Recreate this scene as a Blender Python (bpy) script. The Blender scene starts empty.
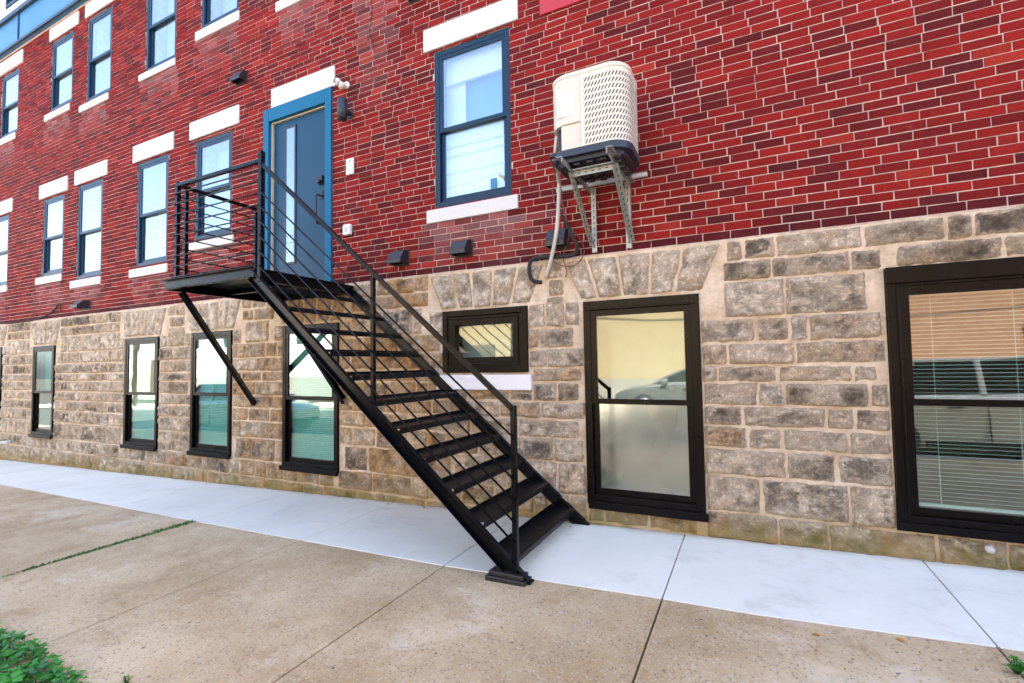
import bpy, math, random
from mathutils import Vector, Matrix, noise
R = math.radians
scene = bpy.context.scene
col = scene.collection
random.seed(7)

# ------------------------------------------------------------------ helpers
class MB:
    """collects shapes, builds ONE mesh object"""
    def __init__(s): s.v = []; s.f = []; s.c = []; s.uv = []; s.sm = []
    def face(s, pts, c=None, uv=None, smooth=False):
        b = len(s.v); s.v.extend([tuple(p) for p in pts]); s.f.append(tuple(range(b, b+len(pts))))
        s.c.append(c); s.uv.append(uv); s.sm.append(smooth)
    def idx(s, verts, faces, c=None, smooth=False):
        b = len(s.v); s.v.extend([tuple(p) for p in verts])
        for f in faces:
            s.f.append(tuple(i+b for i in f)); s.c.append(c); s.uv.append(None); s.sm.append(smooth)
    def box(s, a, b, c=None, M=None):
        x0, x1 = sorted((a[0], b[0])); y0, y1 = sorted((a[1], b[1])); z0, z1 = sorted((a[2], b[2]))
        vs = [Vector(p) for p in ((x0,y0,z0),(x1,y0,z0),(x1,y1,z0),(x0,y1,z0),(x0,y0,z1),(x1,y0,z1),(x1,y1,z1),(x0,y1,z1))]
        if M: vs = [M @ p for p in vs]
        s.idx(vs, [(0,3,2,1),(4,5,6,7),(0,1,5,4),(1,2,6,5),(2,3,7,6),(3,0,4,7)], c)
        return s
    def bar(s, a, b, w, h, up=(0,0,1), c=None):
        """rectangular bar from a to b, w across, h along up"""
        a = Vector(a); b = Vector(b); d = (b-a); L = d.length; d.normalize()
        u = Vector(up); r = d.cross(u).normalized(); u = r.cross(d).normalized()
        M = Matrix((( r.x, d.x, u.x, a.x),(r.y, d.y, u.y, a.y),(r.z, d.z, u.z, a.z),(0,0,0,1)))
        s.box((-w/2,0,-h/2),(w/2,L,h/2), c, M); return s
    def channel(s, a, b, depth, flange, t, side, up=(0,0,1)):
        """steel channel: web plus two flanges to one side (+1/-1)"""
        a = Vector(a); b = Vector(b); d = (b-a).normalized(); u = Vector(up); r = d.cross(u).normalized(); u = r.cross(d).normalized()
        s.bar(a, b, t, depth, up)
        for q in (-1, 1):
            o = u*q*(depth/2 - t/2) + r*side*(flange/2)
            s.bar(a+o+r*side*0.0008, b+o+r*side*0.0008, flange-t, t, up)
        return s
    def tube(s, pts, r, n=8, caps=True, c=None):
        pts = [Vector(p) for p in pts]; rings = []
        prev = None
        for i, p in enumerate(pts):
            d = (pts[min(i+1, len(pts)-1)] - pts[max(i-1, 0)]).normalized()
            if prev is None:
                ref = Vector((0,0,1)) if abs(d.z) < .9 else Vector((1,0,0))
                x = d.cross(ref).normalized()
            else:
                x = (prev - d*prev.dot(d)).normalized()
            prev = x; y = d.cross(x)
            rr = r[i] if isinstance(r, (list, tuple)) else r
            rings.append([p + (x*math.cos(2*math.pi*k/n) + y*math.sin(2*math.pi*k/n))*rr for k in range(n)])
        vs = [q for ring in rings for q in ring]; fs = []
        for i in range(len(rings)-1):
            for k in range(n):
                fs.append((i*n+k, i*n+(k+1)%n, (i+1)*n+(k+1)%n, (i+1)*n+k))
        if caps: fs.append(tuple(range(n))[::-1]); fs.append(tuple((len(rings)-1)*n+k for k in range(n)))
        s.idx(vs, fs, c, True); return s
    def build(s, name, mat, parent=None, bevel=0, seg=1, autosmooth=False):
        me = bpy.data.meshes.new(name); me.from_pydata(s.v, [], s.f); me.update()
        if any(c is not None for c in s.c):
            at = me.color_attributes.new('Col', 'FLOAT_COLOR', 'CORNER')
            buf = []
            for f, c in zip(s.f, s.c):
                c = c or (.5,.5,.5)
                if isinstance(c, list):
                    for k in range(len(f)): buf += list(c[k]) if len(c[k]) == 4 else [*c[k], 1.0]
                else: buf += [c[0], c[1], c[2], 1.0]*len(f)
            at.data.foreach_set('color', buf)
        if any(u is not None for u in s.uv):
            uv = me.uv_layers.new(name='UVMap'); buf = []
            for f, u in zip(s.f, s.uv):
                for k in range(len(f)): buf += list(u[k]) if u else [0, 0]
            uv.data.foreach_set('uv', buf)
        me.polygons.foreach_set('use_smooth', s.sm)
        me.materials.append(mat)
        o = bpy.data.objects.new(name, me); col.objects.link(o)
        if parent: o.parent = parent
        if bevel:
            m = o.modifiers.new('bevel', 'BEVEL'); m.width = bevel; m.segments = seg; m.limit_method = 'ANGLE'; m.angle_limit = R(40)
        return o

def tag(o, label=None, cat=None, group=None, kind=None):
    if label: o['label'] = label
    if cat: o['category'] = cat
    if group: o['group'] = group
    if kind: o['kind'] = kind
    return o
def empty(name, loc=(0,0,0), label=None, cat=None, group=None):
    o = bpy.data.objects.new(name, None); o.location = loc; o.empty_display_size = .2; col.objects.link(o)
    return tag(o, label, cat, group)
def at_local(o, parent):
    """children are modelled in world metres; subtract the parent's place"""
    o.matrix_parent_inverse = Matrix.Translation(parent.location).inverted()
    return o
def gz(x): return 0.228 + 0.02458*max(-70, min(70, x))

# ------------------------------------------------------------------ materials
def new_mat(name):
    m = bpy.data.materials.new(name); m.use_nodes = True
    nt = m.node_tree; nt.nodes.clear()
    out = nt.nodes.new('ShaderNodeOutputMaterial'); p = nt.nodes.new('ShaderNodeBsdfPrincipled')
    nt.links.new(p.outputs[0], out.inputs[0])
    return m, nt, p, out
def N(nt, t, **kw):
    n = nt.nodes.new(t)
    for k, v in kw.items():
        if k.startswith('i_'):
            key = k[2:]
            n.inputs[int(key) if key.isdigit() else key].default_value = v
        else: setattr(n, k, v)
    return n
def L(nt, a, b): nt.links.new(a, b)
def mixc(nt, fac, a, b, blend='MIX'):
    n = nt.nodes.new('ShaderNodeMix'); n.data_type = 'RGBA'; n.blend_type = blend
    for s, v in ((n.inputs[0], fac), (n.inputs[6], a), (n.inputs[7], b)):
        if hasattr(v, 'is_output'): L(nt, v, s)
        elif isinstance(v, (int, float)): s.default_value = v
        else: s.default_value = (*v, 1)
    return n.outputs[2]
def ramp(nt, src, p0, p1, c0=(0,0,0), c1=(1,1,1)):
    n = nt.nodes.new('ShaderNodeValToRGB'); e = n.color_ramp.elements
    e[0].position = p0; e[1].position = p1; e[0].color = (*c0, 1); e[1].color = (*c1, 1)
    L(nt, src, n.inputs[0]); return n.outputs[0]
def noise_n(nt, vec, scale, detail=4, rough=.55):
    n = N(nt, 'ShaderNodeTexNoise'); n.inputs['Scale'].default_value = scale
    n.inputs['Detail'].default_value = detail; n.inputs['Roughness'].default_value = rough
    L(nt, vec, n.inputs['Vector']); return n.outputs[0]
def mth(nt, op, a, b=0.0, clamp=False):
    n = nt.nodes.new('ShaderNodeMath'); n.operation = op; n.use_clamp = clamp
    for s, v in ((n.inputs[0], a), (n.inputs[1], b)):
        if hasattr(v, 'is_output'): L(nt, v, s)
        else: s.default_value = v
    return n.outputs[0]
def objvec(nt): return N(nt, 'ShaderNodeTexCoord').outputs['Object']
def bump(nt, p, h, strength, dist):
    b = N(nt, 'ShaderNodeBump'); b.inputs['Strength'].default_value = strength; b.inputs['Distance'].default_value = dist
    L(nt, h, b.inputs['Height']); L(nt, b.outputs[0], p.inputs['Normal'])

def paint(name, c, rough=.45, metallic=0., var=.12, scale=6., coat=0., bumps=.0, dust=0., dustc=(.3,.27,.24), spec=.5):
    m, nt, p, out = new_mat(name); v = objvec(nt)
    n1 = noise_n(nt, v, scale, 5)
    cc = mixc(nt, n1, tuple(x*(1-var) for x in c), tuple(min(1, x*(1+var)) for x in c))
    if dust:
        d = ramp(nt, noise_n(nt, v, scale*3.1, 8, .7), .52, .75)
        cc = mixc(nt, mth(nt, 'MULTIPLY', d, dust), cc, dustc)
    L(nt, cc, p.inputs['Base Color'])
    p.inputs['Roughness'].default_value = rough; p.inputs['Metallic'].default_value = metallic
    p.inputs['Coat Weight'].default_value = coat; p.inputs['Specular IOR Level'].default_value = spec
    r = mth(nt, 'ADD', mth(nt, 'MULTIPLY', noise_n(nt, v, scale*2.3, 4), .22), rough-.11, True)
    L(nt, r, p.inputs['Roughness'])
    if bumps: bump(nt, p, noise_n(nt, v, 60, 4), bumps, .004)
    return m

M = {}
M['black_paint'] = paint('black_paint', (.0020,.0025,.0036), .24, 0, .3, 5, 0, .05, .04, (.03,.027,.024), .17)
M['tread_paint'] = paint('tread_paint', (.0024,.0032,.005), .34, 0, .4, 7, 0, .3, .10, (.03,.03,.034), .2)
M['navy_frame'] = paint('navy_frame', (.003,.024,.052), .36, 0, .15, 3, 0, .05, 0, (0,0,0), .32)
M['bronze_frame'] = paint('bronze_frame', (.003,.0021,.0017), .30, 0, .25, 4, 0, .06, .04, (.05,.042,.036), .15)
M['door_paint'] = paint('door_paint', (.006,.050,.10), .36, 0, .10, 2, 0, .04, 0, (0,0,0), .25)
M['door_frame'] = paint('door_frame', (.002,.115,.23), .5, 0, .08, 3, 0, .04, 0, (0,0,0), .2)
M['white_paint'] = paint('white_paint', (.69,.685,.665), .55, 0, .05, 3, 0, .10, .22, (.5,.46,.38))
def streaked():
    m, nt, p, out = new_mat('white_paint'); v = objvec(nt)
    mp = N(nt, 'ShaderNodeMapping'); mp.inputs['Scale'].default_value = (26, 26, 2.2); L(nt, v, mp.inputs['Vector'])
    c = mixc(nt, noise_n(nt, v, 3, 6), (.56,.56,.535), (.63,.63,.61))
    c = mixc(nt, mth(nt, 'MULTIPLY', ramp(nt, noise_n(nt, mp.outputs[0], 1, 6, .7), .55, .72), .40), c, (.44,.40,.33))
    c = mixc(nt, mth(nt, 'MULTIPLY', ramp(nt, noise_n(nt, v, 40, 6, .75), .64, .72), .55), c, (.38,.35,.31))
    L(nt, c, p.inputs['Base Color']); p.inputs['Roughness'].default_value = .6
    bump(nt, p, noise_n(nt, v, 50, 6, .7), .35, .004); return m
M['white_paint'] = streaked()
M['off_white'] = paint('off_white', (.62,.57,.46), .42, 0, .04, 4, .1, .02, .15, (.52,.46,.36))
M['brass_seal'] = paint('brass_seal', (.50,.42,.30), .5)
M['white_vinyl'] = paint('white_vinyl', (.75,.75,.76), .4, 0, .03, 4)
M['band_blue'] = paint('band_blue', (.030,.17,.34), .42, 0, .12, 1.3, .1, .05)
M['black_plastic'] = paint('black_plastic', (.016,.016,.019), .42, 0, .2, 9, .05, .1, .1, (.12,.11,.1))
M['base_plastic'] = paint('base_plastic', (.018,.028,.045), .45, 0, .2, 9)
M['galv'] = paint('galvanised_steel', (.34,.35,.32), .45, .5, .15, 14, 0, .1, .3, (.42,.36,.25))
M['red_paint'] = paint('red_paint', (.40,.018,.026), .5, 0, .08, 3)
M['rubber'] = paint('black_foam', (.018,.019,.02), .8, 0, .3, 20, 0, .5)
M['conduit'] = paint('grey_conduit', (.52,.50,.45), .5, 0, .1, 8)
M['wire_brown'] = paint('wire_brown', (.16,.06,.06), .55)
M['dark_metal'] = paint('dark_metal', (.05,.05,.055), .35, .8, .1, 8)
M['chrome'] = paint('bright_metal', (.6,.6,.6), .25, .9, .05, 8)
M['interior'] = paint('interior_plaster', (.42,.40,.36), .8)
M['fabric'] = paint('blind_white', (.86,.86,.84), .7, 0, .04, 3)
M['shade'] = paint('roller_shade', (.46,.53,.60), .7, 0, .06, 3)
M['fabric_blue'] = paint('curtain_blue', (.012,.24,.55), .7, 0, .08, 3)
M['slat'] = paint('blind_slat', (.84,.85,.83), .45, 0, .04, 3)
M['tyre'] = paint('tyre', (.02,.02,.02), .8)
M['car_cream'] = paint('car_cream', (.80,.76,.62), .35, 0, .03, 2, .3)
M['car_dark'] = paint('car_navy', (.03,.06,.12), .25, .2, .03, 2, .8)
M['car_grey'] = paint('car_silver', (.34,.36,.37), .28, .5, .03, 2, .7)
M['lamp_red'] = paint('tail_lamp', (.35,.02,.02), .2, 0, .05, 9, .5)
M['lamp_clear'] = paint('head_lamp', (.7,.72,.75), .15, 0, .05, 9, .8)
M['wood'] = paint('weathered_wood', (.12,.09,.065), .8, 0, .4, 9, 0, .5)
M['kerb'] = paint('kerb_stone', (.34,.32,.30), .8, 0, .2, 6, 0, .5)

def glass_mat(name, base=.17, rough=0., tint=(.90,.965,.95), wav=.10):
    m = bpy.data.materials.new(name); m.use_nodes = True; nt = m.node_tree; nt.nodes.clear()
    out = N(nt, 'ShaderNodeOutputMaterial'); tr = N(nt, 'ShaderNodeBsdfTransparent'); gl = N(nt, 'ShaderNodeBsdfGlossy')
    tr.inputs[0].default_value = (*tint, 1); gl.inputs['Roughness'].default_value = rough
    gl.inputs[0].default_value = (.95,.98,1,1)
    # Schlick's reflectance, the same from both faces of the sheet
    lw = N(nt, 'ShaderNodeLayerWeight'); lw.inputs[0].default_value = .5
    fac = mth(nt, 'ADD', mth(nt, 'MULTIPLY', mth(nt, 'POWER', lw.outputs['Facing'], 4.), .9), base+.04, True)
    mx = N(nt, 'ShaderNodeMixShader'); L(nt, fac, mx.inputs[0]); L(nt, tr.outputs[0], mx.inputs[1]); L(nt, gl.outputs[0], mx.inputs[2])
    b = N(nt, 'ShaderNodeBump'); b.inputs['Strength'].default_value = wav; b.inputs['Distance'].default_value = .01
    L(nt, noise_n(nt, objvec(nt), 2.2, 1), b.inputs['Height']); L(nt, b.outputs[0], gl.inputs['Normal'])
    L(nt, mx.outputs[0], out.inputs[0]); return m
M['glass'] = glass_mat('window_glass', .16)
M['glass_wide'] = glass_mat('wide_window_glass', .12, 0., (.84,.955,.92))
M['glass_clear'] = glass_mat('basement_window_glass', .10, 0., (.66,.91,.86))
M['glass_dark'] = glass_mat('basement_glass', .05, 0., (.86,.955,.92))
def frosted():
    m = bpy.data.materials.new('frosted_glass'); m.use_nodes = True; nt = m.node_tree; nt.nodes.clear()
    out = N(nt, 'ShaderNodeOutputMaterial'); v = objvec(nt)
    df = N(nt, 'ShaderNodeBsdfTranslucent'); df.inputs[0].default_value = (.40,.50,.42,1)
    d2 = N(nt, 'ShaderNodeBsdfDiffuse'); L(nt, mixc(nt, ramp(nt, noise_n(nt, v, 1.9, 1, .4), .30, .66), (.030,.024,.012), (.22,.27,.21)), d2.inputs[0])
    m0 = N(nt, 'ShaderNodeMixShader'); m0.inputs[0].default_value = .70; L(nt, df.outputs[0], m0.inputs[1]); L(nt, d2.outputs[0], m0.inputs[2])
    gl = N(nt, 'ShaderNodeBsdfGlossy'); gl.inputs[0].default_value = (.9,.95,.9,1)
    L(nt, mth(nt, 'ADD', mth(nt, 'MULTIPLY', noise_n(nt, v, 5, 4), .16), .06), gl.inputs['Roughness'])
    mx = N(nt, 'ShaderNodeMixShader'); mx.inputs[0].default_value = .42
    L(nt, m0.outputs[0], mx.inputs[1]); L(nt, gl.outputs[0], mx.inputs[2]); L(nt, mx.outputs[0], out.inputs[0])
    return m
M['frosted'] = frosted()

def brick_mat():
    m, nt, p, out = new_mat('red_brick'); v = objvec(nt)
    a = N(nt, 'ShaderNodeAttribute', attribute_name='Col').outputs['Color']
    c = mixc(nt, ramp(nt, noise_n(nt, v, 70, 5, .7), .3, .72), a, mixc(nt, 1., a, (.55,.5,.5), 'MULTIPLY'))
    c = mixc(nt, mth(nt, 'MULTIPLY', ramp(nt, noise_n(nt, v, 22, 6, .7), .46, .7), .55), c, mixc(nt, 1., a, (.5,.45,.5), 'MULTIPLY'))
    c = mixc(nt, mth(nt, 'MULTIPLY', ramp(nt, noise_n(nt, v, 13, 9, .78), .60, .70), .42), c, (.46,.20,.17))
    c = mixc(nt, mth(nt, 'MULTIPLY', ramp(nt, noise_n(nt, v, 7, 8, .75), .56, .68), .45), c, (.075,.014,.016))
    # lime bloom in soft-edged patches with a shape of their own
    b = ramp(nt, noise_n(nt, v, 1.1, 7, .72), .64, .84)
    c = mixc(nt, mth(nt, 'MULTIPLY', b, .16), c, (.48,.30,.30))
    d = ramp(nt, noise_n(nt, v, 150, 3, .6), .70, .78)
    c = mixc(nt, mth(nt, 'MULTIPLY', d, .25), c, (.6,.45,.42))
    L(nt, c, p.inputs['Base Color']); p.inputs['Roughness'].default_value = .8; p.inputs['Specular IOR Level'].default_value = .12
    bump(nt, p, noise_n(nt, v, 130, 5, .7), .5, .004); return m
M['brick'] = brick_mat()
def mortar_mat(name, c0, c1, scale=14):
    m, nt, p, out = new_mat(name); v = objvec(nt)
    c = mixc(nt, ramp(nt, noise_n(nt, v, scale, 7, .7), .3, .7), c0, c1)
    c = mixc(nt, mth(nt, 'MULTIPLY', ramp(nt, noise_n(nt, v, 2.3, 5), .52, .72), .4), c, tuple(x*.55 for x in c0))
    L(nt, c, p.inputs['Base Color']); p.inputs['Roughness'].default_value = .9
    bump(nt, p, noise_n(nt, v, 90, 6, .7), .7, .006); return m
M['mortar'] = mortar_mat('brick_mortar', (.40,.28,.235), (.66,.53,.46))

def ground_h(nt):
    g = N(nt, 'ShaderNodeSeparateXYZ'); L(nt, objvec(nt), g.inputs[0])
    return mth(nt, 'SUBTRACT', g.outputs[2], mth(nt, 'ADD', mth(nt, 'MULTIPLY', g.outputs[0], .02458), .228)), g
def moss(nt, c, v):
    h, g = ground_h(nt)
    k = mth(nt, 'ADD', h, mth(nt, 'MULTIPLY', mth(nt, 'SUBTRACT', noise_n(nt, v, 3.2, 6, .7), .5), .55))
    f = ramp(nt, k, .02, .24, (1,1,1), (0,0,0))
    mc = mixc(nt, ramp(nt, noise_n(nt, v, 4, 5), .42, .6), (.24,.20,.035), (.46,.29,.09))
    return mixc(nt, mth(nt, 'MULTIPLY', f, .72), c, mc)
def stone_mat():
    m, nt, p, out = new_mat('rock_faced_stone'); v = objvec(nt)
    at = N(nt, 'ShaderNodeAttribute', attribute_name='Col'); a = at.outputs['Color']; soot = at.outputs['Alpha']
    sv = N(nt, 'ShaderNodeMapping'); sv.inputs['Scale'].default_value = (6, 6, 11); L(nt, v, sv.inputs['Vector'])
    n1 = noise_n(nt, v, 14, 9, .72)
    c = mixc(nt, ramp(nt, n1, .32, .68), mixc(nt, 1., a, (.70,.66,.63), 'MULTIPLY'), mixc(nt, 1., a, (1.14,1.13,1.11), 'MULTIPLY'))
    # rusty and ochre stains in the stone
    c = mixc(nt, mth(nt, 'MULTIPLY', ramp(nt, noise_n(nt, v, 3.3, 7, .72), .53, .67), .55), c, (.56,.34,.14))
    # black weathering crust, heavier on some stones
    k = mth(nt, 'ADD', noise_n(nt, sv.outputs[0], 1.7, 10, .74), mth(nt, 'MULTIPLY', mth(nt, 'SUBTRACT', soot, .5), .34))
    c = mixc(nt, mth(nt, 'MULTIPLY', ramp(nt, k, .53, .66), .80), c, (.125,.105,.09))
    # pale lime smeared over the faces
    c = mixc(nt, mth(nt, 'MULTIPLY', ramp(nt, noise_n(nt, v, 2.6, 9, .74), .44, .60), .62), c, (.78,.67,.53))
    vo = N(nt, 'ShaderNodeTexVoronoi'); vo.inputs['Scale'].default_value = 110; L(nt, v, vo.inputs['Vector'])
    bw = N(nt, 'ShaderNodeRGBToBW'); L(nt, vo.outputs['Color'], bw.inputs[0])
    c = mixc(nt, .20, c, mixc(nt, 1., c, bw.outputs[0], 'OVERLAY'))
    c = mixc(nt, mth(nt, 'MULTIPLY', ramp(nt, noise_n(nt, v, 32, 9, .75), .45, .34), .45), c, mixc(nt, 1., c, (.34,.29,.25), 'MULTIPLY'))  # crevice shade put into the colour, dark where the bump is low
    c = moss(nt, c, v)
    c = mixc(nt, 1., c, (1.,.985,.93), 'MULTIPLY')
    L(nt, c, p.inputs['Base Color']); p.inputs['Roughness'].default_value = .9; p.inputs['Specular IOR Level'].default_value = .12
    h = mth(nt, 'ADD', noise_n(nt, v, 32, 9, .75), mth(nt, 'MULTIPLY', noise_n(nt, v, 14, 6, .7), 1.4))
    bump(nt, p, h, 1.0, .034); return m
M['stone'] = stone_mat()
def stone_mortar():
    m, nt, p, out = new_mat('stone_mortar'); v = objvec(nt)
    c = mixc(nt, ramp(nt, noise_n(nt, v, 3.5, 8, .7), .36, .64), (.50,.37,.23), (.74,.62,.47))
    c = mixc(nt, mth(nt, 'MULTIPLY', ramp(nt, noise_n(nt, v, 9, 9, .76), .5, .68), .5), c, (.27,.19,.125))
    c = moss(nt, c, v); L(nt, c, p.inputs['Base Color']); p.inputs['Roughness'].default_value = .92
    bump(nt, p, noise_n(nt, v, 45, 8, .75), .9, .010); return m
M['stone_mortar'] = stone_mortar()

def concrete_new():
    m, nt, p, out = new_mat('new_concrete'); v = objvec(nt)
    c = mixc(nt, ramp(nt, noise_n(nt, v, 1.3, 7, .62), .3, .7), (.69,.675,.585), (.77,.755,.665))
    c = mixc(nt, mth(nt, 'MULTIPLY', ramp(nt, noise_n(nt, v, 35, 6, .7), .55, .75), .18), c, (.42,.40,.38))
    c = mixc(nt, mth(nt, 'MULTIPLY', ramp(nt, noise_n(nt, v, 3.1, 7, .75), .54, .68), .45), c, (.50,.455,.385))
    c = mixc(nt, mth(nt, 'MULTIPLY', ramp(nt, noise_n(nt, v, .8, 8, .7), .50, .64), .30), c, (.58,.56,.53))
    c = mixc(nt, mth(nt, 'MULTIPLY', ramp(nt, noise_n(nt, v, 90, 4, .7), .68, .74), .5), c, (.36,.34,.32))
    sx = N(nt, 'ShaderNodeMapping'); sx.inputs['Scale'].default_value = (1.2, 90, 1); L(nt, v, sx.inputs['Vector'])
    br = noise_n(nt, sx.outputs[0], 2, 3)
    # brown run-off at the foot of the wall and at the outer edge
    s = N(nt, 'ShaderNodeSeparateXYZ'); L(nt, v, s.inputs[0])
    e = mth(nt, 'ADD', s.outputs[1], mth(nt, 'MULTIPLY', noise_n(nt, v, 4, 6, .7), .24))
    c = mixc(nt, mth(nt, 'MULTIPLY', ramp(nt, e, .02, .16), .6), c, (.36,.27,.18))
    L(nt, c, p.inputs['Base Color']); p.inputs['Roughness'].default_value = .82
    bump(nt, p, mth(nt, 'ADD', mth(nt, 'MULTIPLY', br, .6), noise_n(nt, v, 70, 5, .7)), .30, .004); return m
M['new_concrete'] = concrete_new()
def concrete_old():
    m, nt, p, out = new_mat('exposed_aggregate_concrete'); v = objvec(nt)
    c = mixc(nt, ramp(nt, noise_n(nt, v, .9, 8, .68), .34, .66), (.36,.245,.12), (.58,.445,.275))
    c = mixc(nt, mth(nt, 'MULTIPLY', ramp(nt, noise_n(nt, v, 2.7, 9, .75), .52, .66), .55), c, (.31,.18,.072))
    c = mixc(nt, mth(nt, 'MULTIPLY', ramp(nt, noise_n(nt, v, 1.7, 8, .75), .55, .68), .42), c, (.74,.665,.55))
    vo = N(nt, 'ShaderNodeTexVoronoi'); vo.inputs['Scale'].default_value = 82; L(nt, v, vo.inputs['Vector'])
    sp = N(nt, 'ShaderNodeSeparateColor'); L(nt, vo.outputs['Color'], sp.inputs[0])
    near = ramp(nt, vo.outputs['Distance'], .30, .55, (1,1,1), (0,0,0))
    dark = mth(nt, 'MULTIPLY', ramp(nt, sp.outputs[0], .76, .80), near)
    lite = mth(nt, 'MULTIPLY', ramp(nt, sp.outputs[1], .70, .74), near)
    c = mixc(nt, mth(nt, 'MULTIPLY', dark, .78), c, (.16,.125,.095)); c = mixc(nt, mth(nt, 'MULTIPLY', lite, .45), c, (.60,.54,.47))
    v2 = N(nt, 'ShaderNodeTexVoronoi'); v2.inputs['Scale'].default_value = 26; L(nt, v, v2.inputs['Vector'])
    s2 = N(nt, 'ShaderNodeSeparateColor'); L(nt, v2.outputs['Color'], s2.inputs[0])
    d2 = mth(nt, 'MULTIPLY', ramp(nt, s2.outputs[0], .955, .965), ramp(nt, v2.outputs['Distance'], .14, .28, (1,1,1), (0,0,0)))
    c = mixc(nt, mth(nt, 'MULTIPLY', d2, .8), c, (.07,.06,.06))
    L(nt, c, p.inputs['Base Color']); p.inputs['Roughness'].default_value = .85
    bump(nt, p, mth(nt, 'ADD', mth(nt, 'MULTIPLY', vo.outputs['Distance'], .5), noise_n(nt, v, 110, 5, .7)), .45, .006); return m
M['old_concrete'] = concrete_old()
def simple_noise(name, c0, c1, scale, rough=.9, b=.5):
    m, nt, p, out = new_mat(name); v = objvec(nt)
    L(nt, mixc(nt, ramp(nt, noise_n(nt, v, scale, 8, .7), .3, .7), c0, c1), p.inputs['Base Color'])
    p.inputs['Roughness'].default_value = rough; bump(nt, p, noise_n(nt, v, scale*6, 6, .7), b, .01); return m
M['asphalt'] = simple_noise('asphalt', (.035,.035,.037), (.075,.073,.07), 9)
M['soil'] = simple_noise('soil', (.03,.024,.018), (.07,.055,.04), 12)
M['stucco'] = simple_noise('tan_stucco', (.42,.33,.20), (.50,.40,.26), 2, .9, .3)
M['brown_brick'] = simple_noise('brown_brick_wall', (.13,.062,.036), (.18,.09,.052), 6, .9, .3)
M['white_wall'] = simple_noise('white_render', (.60,.60,.57), (.68,.68,.65), 3, .9, .3)
M['tar'] = simple_noise('roof_tar', (.05,.05,.05), (.09,.09,.09), 3)
def siding_mat():
    m, nt, p, out = new_mat('white_siding'); v = objvec(nt)
    L(nt, mixc(nt, noise_n(nt, v, 2, 4), (.70,.71,.72), (.78,.78,.78)), p.inputs['Base Color']); p.inputs['Roughness'].default_value = .5; return m
M['siding'] = siding_mat()
def leaf_mat(name, c0, c1):
    m, nt, p, out = new_mat(name); v = objvec(nt)
    a = N(nt, 'ShaderNodeAttribute', attribute_name='Col').outputs['Color']
    L(nt, mixc(nt, .4, a, mixc(nt, noise_n(nt, v, 20, 4), c0, c1)), p.inputs['Base Color'])
    p.inputs['Roughness'].default_value = .45; p.inputs['Transmission Weight'].default_value = 0
    p.inputs['Subsurface Weight'].default_value = 0
    tl = N(nt, 'ShaderNodeBsdfTranslucent'); L(nt, a, tl.inputs[0])
    mx = N(nt, 'ShaderNodeMixShader'); mx.inputs[0].default_value = .3
    L(nt, p.outputs[0], mx.inputs[1]); L(nt, tl.outputs[0], mx.inputs[2]); L(nt, mx.outputs[0], out.inputs[0]); return m
M['leaf'] = leaf_mat('leaf_green', (.02,.16,.015), (.05,.26,.03))

# ------------------------------------------------------------------ building data (metres on the wall plane y = 0)
BRICK_Z, COURSE, BL = 2.56, .0667, .2035
BX0, BX1, TOPZ = -19.0, 9.0, 8.14
# name, x0, x1, z0, z1 of each opening; style
UP = [  # upper windows: x0,x1,z0,z1, sill(x0,x1,z0,z1), lintel(x0,x1,z0,z1), mid
 (-14.02,-13.15,3.33,4.77,(-14.1,-13.12,3.20,3.33),(-14.1,-12.99,4.79,5.06)),
 (-11.70,-10.90,3.36,4.80,(-11.89,-10.90,3.215,3.345),(-11.84,-10.77,4.83,5.09)),
 (-10.42,-9.58,3.19,4.835,(-10.58,-9.57,3.04,3.17),(-10.51,-9.44,4.855,5.11)),
 (-8.55,-7.71,3.21,4.86,(-8.70,-7.68,3.05,3.18),(-8.66,-7.57,4.885,5.155)),
 (-7.04,-6.22,3.44,4.87,(-7.14,-6.16,3.295,3.41),(-7.17,-6.07,4.92,5.18)),
 (-2.885,-1.99,3.245,4.93,(-2.985,-1.92,3.09,3.23),(-3.01,-1.89,4.955,5.20)),
 (-13.70,-12.90,6.41,7.72,(-13.8,-12.97,6.26,6.39),(-13.84,-12.73,7.77,8.03)),
 (-11.54,-10.72,6.45,7.775,(-11.73,-10.78,6.295,6.415),(-11.61,-10.53,7.81,8.05)),
 (-10.22,-9.41,6.29,7.78,(-10.42,-9.46,6.145,6.26),(-10.29,-9.22,7.82,8.06)),
 (-8.39,-7.57,6.30,7.78,(-8.54,-7.57,6.18,6.285),(-8.50,-7.43,7.82,8.06)),
 (-6.96,-6.12,6.53,7.78,(-7.07,-6.09,6.375,6.51),(-7.07,-5.99,7.82,8.06)),
 (-5.26,-4.44,6.37,7.78,(-5.35,-4.36,6.22,6.35),(-5.36,-4.34,7.82,8.06)),
 (-2.90,-2.00,6.37,7.78,(-3.00,-1.92,6.22,6.35),(-3.00,-1.90,7.82,8.06)),
]
DOOR = (-5.50,-4.365,2.50,4.955); DOOR_LIN = (-5.42,-4.31,4.957,5.205)
BASE = [  # basement windows x0,x1,z0,z1,kind
 (-14.05,-13.2,.47,2.10,'tall'),(-11.86,-11.04,.44,2.07,'tall'),(-8.75,-7.84,.43,2.10,'tall'),(-7.04,-6.155,.44,2.115,'tall'),
 (-5.165,-4.235,.385,2.12,'tall'),(-2.79,-1.84,1.52,2.15,'small'),(-1.295,-.33,.375,2.145,'frost'),(.875,2.22,.47,2.22,'wide')]
B5_SILL = (-2.86,-1.805,1.355,1.50)

openings_up = [u[:4] for u in UP] + [DOOR]
blocks_up = openings_up + [u[4] for u in UP] + [u[5] for u in UP] + [DOOR_LIN]
openings_lo = [b[:4] for b in BASE]
blocks_lo = openings_lo + [B5_SILL, (DOOR[0], DOOR[1], DOOR[2], 2.56)]

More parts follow.
